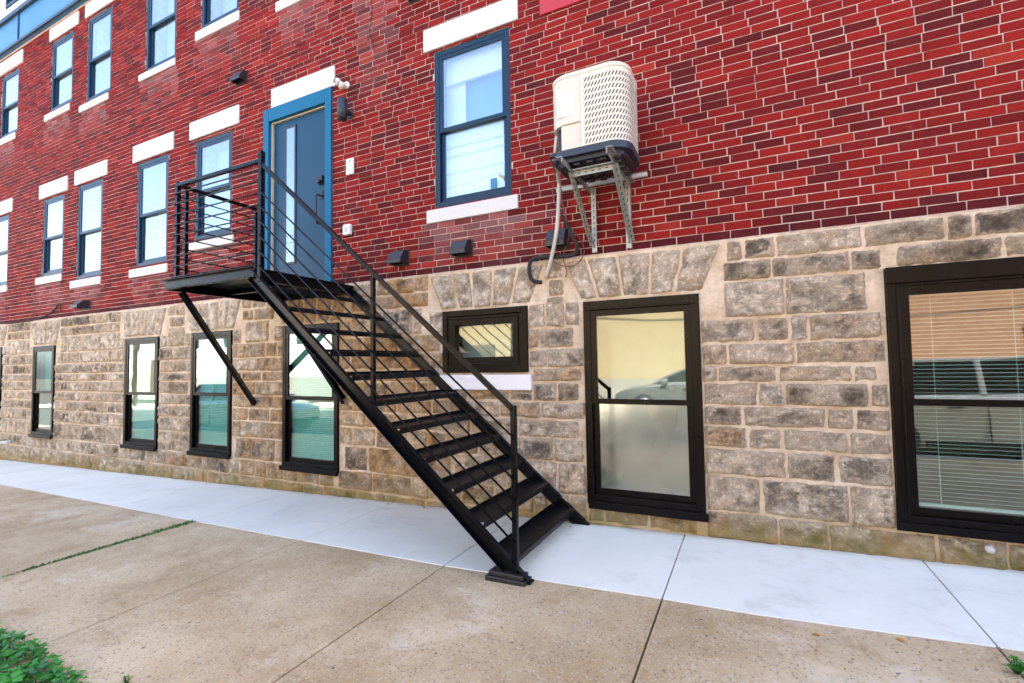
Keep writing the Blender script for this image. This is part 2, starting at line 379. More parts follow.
def subtract(rects, b):
    out = []
    for (x0,x1,z0,z1) in rects:
        bx0,bx1,bz0,bz1 = b
        if bx0 >= x1 or bx1 <= x0 or bz0 >= z1 or bz1 <= z0: out.append((x0,x1,z0,z1)); continue
        if bx0 > x0: out.append((x0,bx0,z0,z1))
        if bx1 < x1: out.append((bx1,x1,z0,z1))
        mx0, mx1 = max(x0,bx0), min(x1,bx1)
        if bz0 > z0: out.append((mx0,mx1,z0,bz0))
        if bz1 < z1: out.append((mx0,mx1,bz1,z1))
    return out
def sheet(mb, x0, x1, z0, z1, y, holes):
    for (a,b,c,d) in minus_all((x0,x1,z0,z1), holes):
        mb.face([(a,y,c),(b,y,c),(b,y,d),(a,y,d)])
def minus_all(r, bl):
    rs = [r]
    for b in bl:
        rs = subtract(rs, b)
        if not rs: break
    return rs
def reveals(mb, r, y0, y1):
    x0,x1,z0,z1 = r
    mb.face([(x0,y0,z0),(x0,y1,z0),(x0,y1,z1),(x0,y0,z1)]); mb.face([(x1,y0,z0),(x1,y0,z1),(x1,y1,z1),(x1,y1,z0)])
    mb.face([(x0,y0,z1),(x0,y1,z1),(x1,y1,z1),(x1,y0,z1)]); mb.face([(x0,y0,z0),(x1,y0,z0),(x1,y1,z0),(x0,y1,z0)])

house = empty('brick_building', (-5, 0, .1), 'red brick building on a rock-faced stone basement with white lintels and navy windows', 'building')
def P(mb, name, mat, parent=house, **kw):
    o = mb.build(name, mat, parent, **kw)
    root = parent
    while root.parent: root = root.parent
    if parent == root: at_local(o, root)
    return o

# ---- mortar backing and bricks
mb = MB(); sheet(mb, BX0, BX1, BRICK_Z-.012, TOPZ, .0055, openings_up)
for r in openings_up: reveals(mb, r, .0055, .30)
P(mb, 'brick_mortar', M['mortar'])
mb = MB(); rnd = random.Random(3)
ncourse = int((TOPZ-BRICK_Z)/COURSE)
washes = [(u[4][0]+.02, u[4][1]-.02, u[4][2]-.55, u[4][2], .42) for u in UP] + [(-3.95,-3.45,4.5,6.0,.30),(-3.2,-1.5,2.6,3.05,.22),(-12.1,-9.5,2.6,3.1,.2)]
for i in range(ncourse):
    z0 = BRICK_Z + i*COURSE; off = (.5 if i % 2 else 0) + rnd.uniform(-.10,.10)
    x = BX0 - off*BL
    while x < BX1:
        w = BL*rnd.choice((1,1,1,1,1,.97,1.03,.99)) if rnd.random() > .025 else BL*.5
        j = .0037
        r = (max(x,BX0)+j+rnd.uniform(-.0012,.0012), min(x+w,BX1)-j, z0+j+rnd.uniform(-.001,.001), z0+COURSE-j+rnd.uniform(-.001,.001))
        x += w
        if r[1]-r[0] < .02: continue
        t = rnd.random(); q = rnd.uniform(.82,1.15)
        if i == 0: c = (.095,.011,.015)
        elif t < .47: c = (.275,.0155,.012)
        elif t < .76: c = (.195,.0125,.012)
        elif t < .93: c = (.135,.013,.014)
        elif t < .965: c = (.10,.014,.016)
        else: c = (.34,.030,.020)
        c = tuple(a*q for a in c); cx, cz = (r[0]+r[1])/2, (r[2]+r[3])/2
        for (a,b,d,e,k) in washes:
            if a < cx < b and d < cz < e:
                kk = k*rnd.uniform(.15,1.)*(.10+.70*(cz-d)/(e-d)); wc = (.52,.36,.35)
                c = tuple(u*(1-kk)+v*kk for u, v in zip(c, wc))
        dy = rnd.uniform(-.0015,.0012); tilt = rnd.uniform(-.0008,.0008)
        for (a,b,d,e) in minus_all(r, [o for o in blocks_up if o[2]-.01 < r[3] and o[3]+.01 > r[2] and o[0]-.01 < r[1] and o[1]+.01 > r[0]]):
            if b-a < .012 or e-d < .008: continue
            ch = .003; yf = dy; yb = .012
            F = [(a+ch,yf+tilt,d+ch),(b-ch,yf-tilt,d+ch),(b-ch,yf-tilt,e-ch),(a+ch,yf+tilt,e-ch)]
            J = lambda: rnd.uniform(-.0016,.0016)
            G = [(a+J(),yf+ch,d+J()),(b+J(),yf+ch,d+J()),(b+J(),yf+ch,e+J()),(a+J(),yf+ch,e+J())]; H = [(p_[0],yb,p_[2]) for p_ in G]
            fs = [(0,1,2,3)] + [(4+k,4+(k+1)%4,(k+1)%4,k) for k in range(4)] + [(8+k,8+(k+1)%4,4+(k+1)%4,4+k) for k in range(4)]
            mb.idx(F+G+H, fs, c)
P(mb, 'brick_wall', M['brick'])

# ---- stone basement
mb = MB(); sheet(mb, BX0, BX1, -.6, BRICK_Z-.013, -.004, blocks_lo)
mb.face([(BX0,-.004,BRICK_Z-.013),(BX1,-.004,BRICK_Z-.013),(BX1,.02,BRICK_Z-.013),(BX0,.02,BRICK_Z-.013)])
for r in openings_lo: reveals(mb, r, -.004, .30)
P(mb, 'stone_mortar', M['stone_mortar'])
mb = MB(); rnd = random.Random(11)
def stone(quad, c, bulge=.020, seed=0., smear=1., soot=.3):
    (p00,p10,p11,p01) = [Vector((p_[0],0,p_[1])) for p_ in quad]
    w = ((p10-p00).length+(p11-p01).length)/2; h = ((p01-p00).length+(p11-p10).length)/2
    nx = max(4, min(30, int(w/.020))); nz = max(4, min(16, int(h/.020)))
    vs = []; cols = []
    for j in range(nz+1):
        for i in range(nx+1):
            u, v = i/nx, j/nz
            p_ = (p00*(1-u)+p10*u)*(1-v) + (p01*(1-u)+p11*u)*v
            e = min(u*w, (1-u)*w, v*h, (1-v)*h)
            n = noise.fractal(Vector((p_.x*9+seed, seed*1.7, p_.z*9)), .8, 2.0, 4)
            n2 = noise.noise(Vector((p_.x*3.1+seed*2, 4.2, p_.z*4.3)))
            if i in (0, nx) or j in (0, nz):
                jit = noise.fractal(Vector((p_.x*9, seed, p_.z*9)), .8, 2., 3)*.013
                q = (p00+p11)*.5 - p_; q.normalize(); p_ = p_ + q*jit; y = .004
            else:
                k = min(1., e/.016); k = k**.6
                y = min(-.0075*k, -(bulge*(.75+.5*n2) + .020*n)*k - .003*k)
                p_ = p_ + Vector((noise.noise(Vector((p_.x*30, 1.1, p_.z*30)))*.005, 0, noise.noise(Vector((p_.x*30, 7.1, p_.z*30)))*.005))
            sm = noise.fractal(Vector((p_.x*6+seed*.3, 2.2, p_.z*6)), .9, 2.0, 4)
            t = max(0., min(1., 1.3 - e/(.012+.020*smear+.045*max(-.3,sm)*smear))) if e < .10 else 0.
            t = max(t, max(0., min(.85, (sm-.28)*2.2*smear)))
            mc = (.72,.61,.48) if p_.x > -2.9 or p_.x < -6 else (.70,.47,.22)
            relief_shade = max(.5, min(1.45, 1.06 + 1.2*noise.fractal(Vector((p_.x*9+seed, seed*1.7, p_.z*9)), .8, 2.0, 4)))  # relief shading put into the colour: recesses darker, raised parts lighter
            cols.append((*[a_*relief_shade*(1-t)+b_*t for a_, b_ in zip(c, mc)], soot*(1-t)))
            vs.append((p_.x, y, p_.z))
    fs = [(j*(nx+1)+i, j*(nx+1)+i+1, (j+1)*(nx+1)+i+1, (j+1)*(nx+1)+i) for j in range(nz) for i in range(nx)]
    b0 = len(mb.v); mb.v.extend(vs)
    for f in fs:
        mb.f.append(tuple(q+b0 for q in f)); mb.c.append([cols[q] for q in f]); mb.uv.append(None); mb.sm.append(True)
pal_dark = [(.44,.355,.27),(.36,.29,.22),(.50,.40,.30)]
pal_mid = [(.70,.59,.465),(.76,.65,.52),(.64,.53,.41),(.70,.56,.41)]
pal_light = [(.80,.71,.60),(.82,.75,.65),(.76,.66,.54)]
pal_warm = [(.58,.39,.22),(.64,.44,.26),(.50,.33,.19),(.60,.42,.28)]
def pick(x, z, lightish=False):
    t = rnd.random(); warm = math.exp(-((x+4.4)/1.9)**2)
    if lightish: return rnd.choice(pal_light)
    if rnd.random() < warm*.8: return rnd.choice(pal_warm)
    if z > 2.2: return rnd.choice(pal_dark+pal_dark+pal_mid)
    if t < .18: return rnd.choice(pal_dark)
    if t < .58: return rnd.choice(pal_mid)
    return rnd.choice(pal_light)
vous = []
for b in BASE[:-1]:
    x0, x1 = b[0]-.03, b[1]+.03; zt = b[3]+.012; top = 2.535; sp = .15
    vous.append((x0-sp, x1+sp, zt, top)); n = 5 if b[4] != 'small' else 5
    # splayed stones
    ws = [rnd.uniform(.85,1.15) for _ in range(n)]; s = sum(ws); acc = 0
    for k in range(n):
        u0, u1 = acc/s, (acc+ws[k])/s; acc += ws[k]; g = .006
        zb = zt + .004
        q = [(x0+(x1-x0)*u0+g, zb),(x0+(x1-x0)*u1-g, zb),(x0-sp+(x1-x0+2*sp)*u1-g, top-.006),(x0-sp+(x1-x0+2*sp)*u0+g, top-.006)]
        warm = b[0] < -4 and b[0] > -6
        stone(q, rnd.choice(pal_warm) if warm else rnd.choice([(.76,.69,.59),(.80,.74,.64),(.72,.65,.55)]), .024, rnd.uniform(0,90))
courses = [2.545,2.375,2.215,1.93,1.735,1.56,1.43,1.25,1.09,.92,.71,.43,.22,-.03,-.28]
blk = blocks_lo + vous
for ci in range(len(courses)-1):
    z1, z0 = courses[ci], courses[ci+1]; h = z1-z0
    x = BX0 + rnd.uniform(-.3,0)
    while x < BX1:
        w = rnd.uniform(.20,.62) if h < .24 else rnd.uniform(.3,.75)
        if rnd.random() < .12: w = rnd.uniform(.12,.18)
        x0, x1 = max(x,BX0), min(x+w,BX1); x += w
        if z1 < gz(x0)-.15: continue
        g = .0025
        base_c = pick((x0+x1)/2, z0, h > .24 and z0 > 1.5 and rnd.random() < .8)
        soot_ = rnd.choice((-.3,-.15,0,.15,.3,.62,.85,1.0)) + (.45 if z0 > 2.2 and (x0 > .1 or x0 < -8) else 0); q_ = rnd.uniform(.85,1.15); base_c = tuple(a*q_ for a in base_c)
        pieces = minus_all((x0,x1,z0,z1), [o for o in blk if o[2] < z1 and o[3] > z0 and o[0] < x1 and o[1] > x0])
        for (a,b,d,e) in pieces:
            if b-a < .11 or e-d < .05: continue
            jz = rnd.uniform(-.006,.006); gg = g+rnd.uniform(-.003,.003)
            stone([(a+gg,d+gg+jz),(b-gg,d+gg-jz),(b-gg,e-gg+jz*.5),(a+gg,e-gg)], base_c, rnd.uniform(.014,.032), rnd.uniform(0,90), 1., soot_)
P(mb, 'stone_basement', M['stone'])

# ---- upper storey: blue fascia band and white siding
mb = MB()
mb.box((BX0,-.05,TOPZ+.002),(BX1,.2,TOPZ+.62)); P(mb, 'fascia_band', M['band_blue'], bevel=.004)
mb = MB()
for z_, h_, d_ in ((TOPZ-.01,.055,.085),(TOPZ+.62,.085,.10)): mb.box((BX0,-d_,z_),(BX1,-.052,z_+h_))
for x_ in [BX0+.4+i*2.87 for i in range(10)]: mb.box((x_,-.066,TOPZ+.045),(x_+.05,-.052,TOPZ+.62))
P(mb, 'fascia_trim', M['navy_frame'], bevel=.004)
TW = [(-13.6,-12.7,9.15,10.6),(-11.95,-11.05,8.93,10.6),(-9.2,-8.3,9.15,10.6),(-6.8,-5.9,9.15,10.6),(-4.4,-3.5,9.15,10.6),(-2.0,-1.1,9.15,10.6),(.5,1.4,9.15,10.6)]
mb = MB(); z = TOPZ+.71
while z < 11.1:
    for (a,b,c,d) in minus_all((BX0,BX1,z,z+.115), TW):
        mb.face([(a,-.012,c),(b,-.012,c),(b,.004,d),(a,.004,d)]); mb.face([(a,-.012,c),(a,.006,c),(b,.006,c),(b,-.012,c)])
    z += .115
P(mb, 'siding', M['siding'])
mb = MB()
mb.box((BX0,.32,-.6),(BX0+.3,11,11.2)); mb.box((BX1-.3,.32,-.6),(BX1,11,11.2)); mb.box((BX0,10.7,-.6),(BX1,11,11.2))
P(mb, 'side_walls', M['mortar'])
mb = MB(); mb.box((BX0-.1,-.25,11.1),(BX1+.1,11.1,11.35)); P(mb, 'roof', M['tar'])
mb = MB()
for z_ in (.16,2.72,5.75,8.6): mb.box((BX0+.3,.31,z_-.14),(BX1-.3,4.0,z_))
mb.box((BX0+.3,4.0,-.4),(BX1-.3,4.1,11.1))
for x_ in (-16,-12.4,-9.1,-5.8,-3.4,-.05,3.2,6): mb.box((x_-.05,.31,-.4),(x_+.05,4.,11.1))
P(mb, 'interior', M['interior'])

# ---- windows
def frame_boxes(mb, r, t, y0, y1, tb=None, tt=None):
    x0,x1,z0,z1 = r; tb = tb or t; tt = tt or t
    mb.box((x0,y0,z0),(x0+t,y1,z1)); mb.box((x1-t,y0,z0),(x1,y1,z1))
    mb.box((x0+t,y0+.0006,z0),(x1-t,y1,z0+tb)); mb.box((x0+t,y0+.0006,z1-tt),(x1-t,y1,z1))
def pane(parent, r, y, mat):
    x0,x1,z0,z1 = r; m = MB(); m.box((x0,y,z0),(x1,y+.006,z1)); return m.build('pane', mat, parent)
def hung_window(r, y0, mat, tf, ts, glass, lower_glass=None, mid=None, sill_t=None, top_t=None):
    x0,x1,z0,z1 = r; mid = mid or (z0+z1)/2 - .02
    m = MB(); frame_boxes(m, (x0+.004,x1-.004,z0+.004,z1-.004), tf, y0, y0+.10, sill_t, top_t)
    w = m.build('window', mat, house, bevel=.004, seg=2); at_local(w, house)
    a, b, c, d = x0+tf+.002, x1-tf-.002, z0+(sill_t or tf)+.002, z1-(top_t or tf)-.002
    m = MB(); frame_boxes(m, (a,b,mid-.022,d), ts, y0+.006, y0+.036, .045); m.build('sash', mat, w, bevel=.003, seg=2)
    m = MB(); frame_boxes(m, (a,b,c,mid+.020), ts, y0+.037, y0+.068, .055, .04); m.build('sash', mat, w, bevel=.003, seg=2)
    pane(w, (a+ts-.005,b-ts+.005,mid+.02,d-ts+.005), y0+.016, glass)
    pane(w, (a+ts-.005,b-ts+.005,c+.05,mid-.015), y0+.047, lower_glass or glass)
    return w, (a+ts,b-ts,c+.055,d-ts)
def slab(r, y0, y1, name, mat, parent, bev=.006):
    m = MB(); m.box((r[0],y0,r[2]),(r[1],y1,r[3])); return m.build(name, mat, parent, bevel=bev, seg=2)
def roller(w, r, y, frac=1., mat='shade'):
    m = MB(); z0 = r[3]-(r[3]-r[2])*frac
    m.box((r[0]-.03,y,z0),(r[1]+.03,y+.004,r[3]+.05)); m.build('roller_blind', M[mat], w)
def venetian(w, r, y, pitch=.0225, z1=None, z0=None, tilt=46):
    m = MB(); z = (z0 or r[2]) + .02; zt = z1 or r[3]
    while z < zt:
        m.box((r[0]-.01,-.011,-.0007),(r[1]+.01,.011,.0007), None, Matrix.Translation((0,y,z)) @ Matrix.Rotation(R(tilt),4,'X')); z += pitch
    m.build('venetian_blind', M['slat'], w)
    m = MB()
    for k in (.12,.5,.88):
        x = r[0]+(r[1]-r[0])*k; m.box((x-.0015,y-.0135,z0 or r[2]),(x+.0015,y-.0115,zt))
    m.box((r[0]-.01,y-.013,zt),(r[1]+.01,y+.015,zt+.03)); m.box((r[0]-.01,y-.012,(z0 or r[2])),(r[1]+.01,y+.012,(z0 or r[2])+.018))
    m.build('blind_cord', M['slat'], w)
for i, u in enumerate(UP):
    w, g = hung_window(u[:4], .012, M['navy_frame'], .052, .042, M['glass'])
    slab(u[4], -.018, .0115, 'sill', M['white_paint'], w); slab(u[5], -.018, .05, 'lintel', M['white_paint'], w)
    if i == 5:
        m = MB(); m.box((g[0]-.02,.115,4.60),(g[1]+.02,.15,4.74)); m.box((g[0]-.02,.12,4.742),(g[1]+.02,.145,4.9)); m.build('blind_box', M['fabric'], w)
        m = MB(); m.box((g[0]-.05,.17,3.2),(g[0]+.19,.175,4.9)); m.build('curtain', M['fabric'], w)
        m = MB(); m.box((g[0]-.05,.13,3.2),(g[1]-.05,.135,4.10)); m.build('curtain', M['fabric'], w)
        m = MB()
        for z_ in (3.62,3.80,3.90): m.box((g[0]-.03,.122,z_),(g[1]+.02,.129,z_+.022))
        m.build('blind_rail', M['conduit'], w)
        m = MB(); m.box((g[0]-.1,.22,3.1),(g[1]+.3,.225,5.0)); m.build('curtain', M['fabric_blue'], w)
        m = MB(); m.box((-2.25,.052,3.36),(-2.18,.058,3.46)); m.build('sticker', M['band_blue'], w)
    elif i in (2,): roller(w, g, .28, .55)
    elif i in (3,4): roller(w, g, .28, .92)
    else: roller(w, g, .28, 1.)
for (a,b,c,d) in TW: hung_window((a,b,c,d), -.02, M['navy_frame'], .06, .045, M['glass'])
for b in BASE:
    r = b[:4]
    if b[4] == 'small':
        m = MB(); frame_boxes(m, (r[0]+.003,r[1]-.003,r[2]+.003,r[3]-.003), .06, -.035, .09)
        w = m.build('window', M['bronze_frame'], house, bevel=.004, seg=2); at_local(w, house)
        m = MB(); frame_boxes(m, (r[0]+.062,r[1]-.062,r[2]+.062,r[3]-.065), .03, -.022, .05); m.build('sash_stop', M['bronze_frame'], w, bevel=.003)
        m = MB(); frame_boxes(m, (r[0]+.094,r[1]-.094,r[2]+.094,r[3]-.097), .06, -.032, .04); m.build('sash', M['bronze_frame'], w, bevel=.004, seg=2)
        pane(w, (r[0]+.145,r[1]-.145,r[2]+.145,r[3]-.15), .01, M['glass_dark'])
        m = MB(); m.box((r[0]+.1,.2,r[2]+.05),(r[1]-.1,.21,r[3])); m.build('roller_blind', M['interior'], w)
        slab(B5_SILL, -.05, .02, 'sill', M['white_vinyl'], w)
    elif b[4] == 'frost':
        w, g = hung_window(r, -.038, M['bronze_frame'], .065, .052, M['glass_dark'], M['frosted'], 1.265, .085, .085)
        m = MB(); m.box((r[0]+.02,-.062,r[2]-.03),(r[1]+.02,-.039,r[2]+.035)); m.build('sill', M['bronze_frame'], w, bevel=.004, seg=2)
        m = MB(); m.box((r[0]+.03,-.052,r[3]-.085),(r[1]-.03,-.039,r[3]-.07)); m.build('drip_cap', M['bronze_frame'], w, bevel=.003)
        m = MB(); m.box((g[0]-.02,.5,.3),(g[1]+.05,.51,2.1)); m.build('roller_blind', M['interior'], w)
    elif b[4] == 'wide':
        w, g = hung_window(r, -.038, M['bronze_frame'], .06, .065, M['glass_wide'], None, 1.30, .07, .13)
        m = MB(); m.box((r[0]+.0,-.056,r[3]-.115),(r[1],-.039,r[3])); m.build('header_panel', M['bronze_frame'], w, bevel=.006, seg=2)
        m = MB(); m.box((r[0]+.055,-.05,r[2]+.05),(r[0]+.07,-.039,r[3]-.12)); m.build('frame_trim', M['bronze_frame'], w, bevel=.003)
        m = MB(); m.box((r[0]-.01,-.06,r[2]-.025),(r[1]+.01,-.039,r[2]+.03)); m.build('sill', M['bronze_frame'], w, bevel=.004, seg=2)
        venetian(w, g, .062, pitch=.0265, tilt=-14)
    else:
        w, g = hung_window(r, -.03, M['bronze_frame'], .055, .045, M['glass_clear'], None, (r[2]+r[3])/2-.02, .07, .06)
        m = MB(); m.box((r[0]-.01,-.06,r[2]-.025),(r[1]+.01,-.031,r[2]+.03)); m.build('sill', M['bronze_frame'], w, bevel=.004, seg=2)
        if b[0] < -11: roller(w, g, .12, .5)
        elif b[0] < -8: venetian(w, g, .062, z1=1.22)
        else: venetian(w, g, .062)

# ---- door
x0,x1,z0,z1 = DOOR
m = MB(); m.box((-5.43,.045,2.535),(-4.49,.09,4.765)); door = m.build('door', M['door_paint'], house, bevel=.004); at_local(door, house)
m = MB()
m.box((x0-.055,-.025,z0+.02),(-5.455,.12,z1)); m.box((-4.455,-.025,z0+.02),(x1+.012,.12,z1)); m.box((-5.455,-.0245,4.785),(-4.455,.12,z1-.0005))
m.build('frame', M['door_frame'], door, bevel=.005, seg=2)
m = MB(); m.box((-5.454,.02,2.53),(-5.434,.05,4.78)); m.box((-5.434,.0205,4.766),(-4.456,.05,4.7795)); m.build('weather_seal', M['brass_seal'], door)
m = MB(); frame_boxes(m, (-5.225,-5.02,2.90,4.68), .026, .034, .0445); m.build('pane_trim', M['black_plastic'], door)
m = MB(); m.box((-5.20,.038,2.925),(-5.045,.043,4.655)); m.build('pane', M['glass'], door)
m = MB(); m.tube([(-4.585,.04,3.68),(-4.585,-.02,3.68),(-4.585,-.035,3.65),(-4.585,-.035,3.36),(-4.585,-.02,3.33),(-4.585,.04,3.33)], .011, 8)
m.box((-4.615,.036,3.64),(-4.555,.0445,3.74)); m.build('handle', M['dark_metal'], door)
m = MB(); m.box((-4.62,.02,3.82),(-4.55,.0445,3.93)); m.tube([(-4.585,.02,3.85),(-4.585,-.01,3.85)], .026, 12); m.build('lock', M['dark_metal'], door)
slab(DOOR_LIN, -.018, .05, 'lintel', M['white_paint'], door)
m = MB(); m.box((x0,-.03,2.50),(x1,.12,2.532)); m.build('threshold', M['dark_metal'], door)

# ------------------------------------------------------------------ steel stair
OY, IY = -1.245, -.055
stair = empty('metal_staircase', (-2.7,-.65,gz(-2.7)), 'black steel staircase with bar railing rising to a landing at the blue door', 'staircase')
def S(mb, name, mat='black_paint', **kw): return at_local(mb.build(name, M[mat], stair, **kw), stair)
def zt(x): return .312 + .842*(-1.41-x)
LZ = 2.52
m = MB(); m.box((-5.37,-1.225,LZ-.008),(-4.0,-.01,LZ)); landing = S(m, 'landing_deck', 'tread_paint')
m = MB()
m.channel((-5.385,OY-.01,LZ-.05),(-3.995,OY-.01,LZ-.05), .10, .045, .007, 1)
m.channel((-5.36,OY,LZ-.0585),(-5.36,-.012,LZ-.0585), .095, .045, .007, 1)
m.channel((-4.02,OY+.01,LZ-.0585),(-4.02,-.012,LZ-.0585), .095, .045, .007, -1)
m.bar((-5.35,-.62,LZ-.05),(-4.03,-.62,LZ-.05), .04, .06); m.bar((-5.35,-.03,LZ-.055),(-4.03,-.03,LZ-.055), .03, .08)
S(m, 'landing_frame', bevel=.002)
dirv = Vector((1,0,-.842)).normalized(); nrm = Vector((.842,0,1)).normalized()
def stringer(y, side, x0, x1):
    a = Vector((x0,y,zt(x0))) - nrm*.052; b = Vector((x1,y,zt(x1))) - nrm*.052
    m = MB(); m.channel(a, b, .104, .04, .007, side, (0,0,1)); return m
m = stringer(OY, 1, -4.0, -1.30); m.box((-1.56,OY-.035,gz(-1.45)),(-1.29,OY+.035,gz(-1.45)+.012)); S(m, 'stringer', bevel=.002)
m = stringer(IY, -1, -4.05, -1.27); S(m, 'stringer', bevel=.002)
m = MB(); m.box((-1.60,OY-.07,gz(-1.45)-.01),(-1.31,OY+.045,gz(-1.45)+.024)); m.box((-1.58,OY-.055,gz(-1.45)+.0235),(-1.33,OY+.035,gz(-1.45)+.052)); S(m, 'foot_block', 'black_plastic', bevel=.005, seg=2)
for i in range(11):
    xf = -1.405-.2375*i; zt_ = .333 + .2*i
    m = MB(); m.box((xf-.205,OY+.006,zt_-.006),(xf-.012,IY-.006,zt_))
    pts = [(xf-.012,zt_),(xf-.004,zt_-.003),(xf,zt_-.011),(xf,zt_-.045),(xf-.006,zt_-.045),(xf-.006,zt_-.012)]
    for k in range(len(pts)-1):
        a, b = pts[k], pts[k+1]
        m.face([(a[0],OY+.006,a[1]),(b[0],OY+.006,b[1]),(b[0],IY-.006,b[1]),(a[0],IY-.006,a[1])])
    m.box((xf-.205,OY+.0065,zt_),(xf-.199,IY-.0065,zt_+.022))
    S(m, 'tread', 'tread_paint')
# railing
PX_END, PX_TOP, PX_L = -1.40, -3.91, -5.19
def post(x, y, z0, z1, w=.038): 
    m = MB(); m.box((x-w/2,y-w/2,z0),(x+w/2,y+w/2,z1)); S(m, 'post', bevel=.003)
RY = OY-.008
post(PX_TOP, RY, LZ-.14, 3.575, .044); post(PX_END, RY, zt(-1.4)-.06, 1.325, .036); post(-2.60, RY, zt(-2.6)-.05, 2.29, .032)
post(PX_L, RY, LZ, 3.525); post(PX_L-.003, RY+.085, LZ, 3.46, .034); post(PX_L, -.38, LZ, 3.46, .034); post(PX_TOP-.09, RY+.08, LZ, 3.40, .03)
m = MB(); m.bar((PX_L,RY,3.49),(PX_TOP,RY,3.49), .036, .036); m.bar((PX_L,RY,3.489),(PX_L,-.37,3.489), .034, .034); S(m, 'landing_handrail', bevel=.003)
m = MB(); m.bar((PX_TOP+.015,RY-.001,3.445),(PX_END,RY-.001,1.298), .034, .034); S(m, 'handrail', bevel=.003)
for k in range(9):
    z = 3.395-.1075*k; m = MB(); yb = RY-.027
    m.tube([(PX_L-.045,yb,z),(PX_TOP-.05,yb,z),(PX_TOP-.02,yb+.01,z)], .0075, 8); S(m, 'rail_bar')
    m = MB(); m.tube([(PX_L-.025,RY-.02,z-.012),(PX_L-.025,-.36,z-.012)], .007, 8); S(m, 'rail_bar')
for k in range(6):
    zb = 1.125-.137*k; m = MB(); yb = RY-.024
    xs = PX_TOP+.0; z_top = zb + .83*(PX_END-xs)
    m.tube([(xs,yb,z_top),(PX_END+.015,yb,zb-.012)], .0075, 8); S(m, 'rail_bar')
# knee braces
m = MB(); m.channel((-5.27,-1.15,LZ-.10),(-5.66,-.02,1.15), .075, .04, .008, -1, (0,-.4,1)); S(m, 'knee_brace', bevel=.002)
m = MB(); m.channel((-4.03,-1.12,LZ-.10),(-4.16,-.02,1.20), .075, .04, .008, 1, (0,-.4,1)); S(m, 'knee_brace', bevel=.002)

# ------------------------------------------------------------------ air conditioner on bracket
ac = empty('air_conditioner', (-1.0,-.4,3.15), 'cream outdoor air conditioner with wraparound slotted grille mounted high on the brick wall', 'air conditioner')
def A(mb, name, mat, **kw): return at_local(mb.build(name, M[mat], ac, **kw), ac)
AX0, AX1, AY0, AY1 = -1.335, -.72, -.675, -.16
def rr(x0,x1,y0,y1,r,n=8,start=0):
    pts = []
    for (cx,cy,a0) in ((x0+r,y0+r,180),(x1-r,y0+r,270),(x1-r,y1-r,0),(x0+r,y1-r,90)):
        for k in range(n+1): a = R(a0+90*k/n); pts.append((cx+r*math.cos(a), cy+r*math.sin(a)))
    return pts
def prism(m, pts, z0, z1, cap=True, smooth=True):
    n = len(pts)
    for k in range(n):
        a, b = pts[k], pts[(k+1)%n]; m.face([(a[0],a[1],z0),(b[0],b[1],z0),(b[0],b[1],z1),(a[0],a[1],z1)], smooth=False)
    if cap: m.face([(p_[0],p_[1],z1) for p_ in pts]); m.face([(p_[0],p_[1],z0) for p_ in pts][::-1])
m = MB(); prism(m, rr(AX0+.03,AX1-.03,AY0+.03,AY1-.03,.12), 3.235, 3.78); A(m, 'coil', 'black_plastic')
m = MB(); prism(m, rr(AX0-.004,AX1+.004,AY0-.004,AY1+.004,.15,10), 3.805, 3.83); prism(m, rr(AX0+.012,AX1-.012,AY0+.012,AY1-.012,.14,10), 3.8301, 3.845); A(m, 'top_cover', 'off_white', bevel=.005, seg=2)
m = MB(); prism(m, rr(AX0-.006,AX1+.006,AY0-.006,AY1+.006,.15,10), 3.185, 3.238); A(m, 'base_rim', 'base_plastic', bevel=.006, seg=2)
m = MB(); prism(m, rr(AX0+.03,AX1-.03,AY0+.03,AY1-.03,.12,8), 3.15, 3.184)
for k in range(5):
    for j in range(4):
        m.box((AX0+.07+k*.105,AY0+.05+j*.115,3.128),(AX0+.13+k*.105,AY0+.125+j*.115,3.149))
A(m, 'base_pan', 'black_plastic', bevel=.006)
per = rr(AX0,AX1,AY0,AY1,.15,10)
# walk from left corner forward
front_cut = -1.075
left = [p_ for p_ in per[:11]]; path_casing = [(AX0,AY1-.15)] + left + [(front_cut,AY0)]
path_grille = [(front_cut+.003,AY0)] + per[11:33]
def wall_strip(m, path, z0, z1, th=.012, uv=False):
    s = 0.
    for k in range(len(path)-1):
        a, b = Vector(path[k]), Vector(path[k+1]); l = (b-a).length
        u = [(s,z0),(s+l,z0),(s+l,z1),(s,z1)] if uv else None
        m.face([(a.x,a.y,z0),(b.x,b.y,z0),(b.x,b.y,z1),(a.x,a.y,z1)], uv=u, smooth=True); s += l
m = MB(); wall_strip(m, path_casing, 3.44, 3.805)
a, b = path_casing[-1], path_casing[0]
bot = [(p_[0],p_[1],3.44) for p_ in path_casing] + [(front_cut,AY1-.15,3.44)]
m.face(bot[::-1]); A(m, 'control_cover', 'off_white')
m = MB(); m.box((-1.235,AY0+.012,3.238),(front_cut,AY1-.02,3.4395)); m.box((AX0+.03,AY0+.2,3.238),(-1.2352,AY1-.02,3.4395)); A(m, 'service_panel', 'off_white', bevel=.004)
m = MB(); m.box((-1.255,AY0-.0025,3.50),(-1.13,AY0-.0002,3.68)); A(m, 'rating_plate', 'white_vinyl')
m = MB(); m.box((front_cut-.0015,AY0-.002,3.24),(front_cut+.0045,AY0+.004,3.804)); A(m, 'seam', 'conduit')
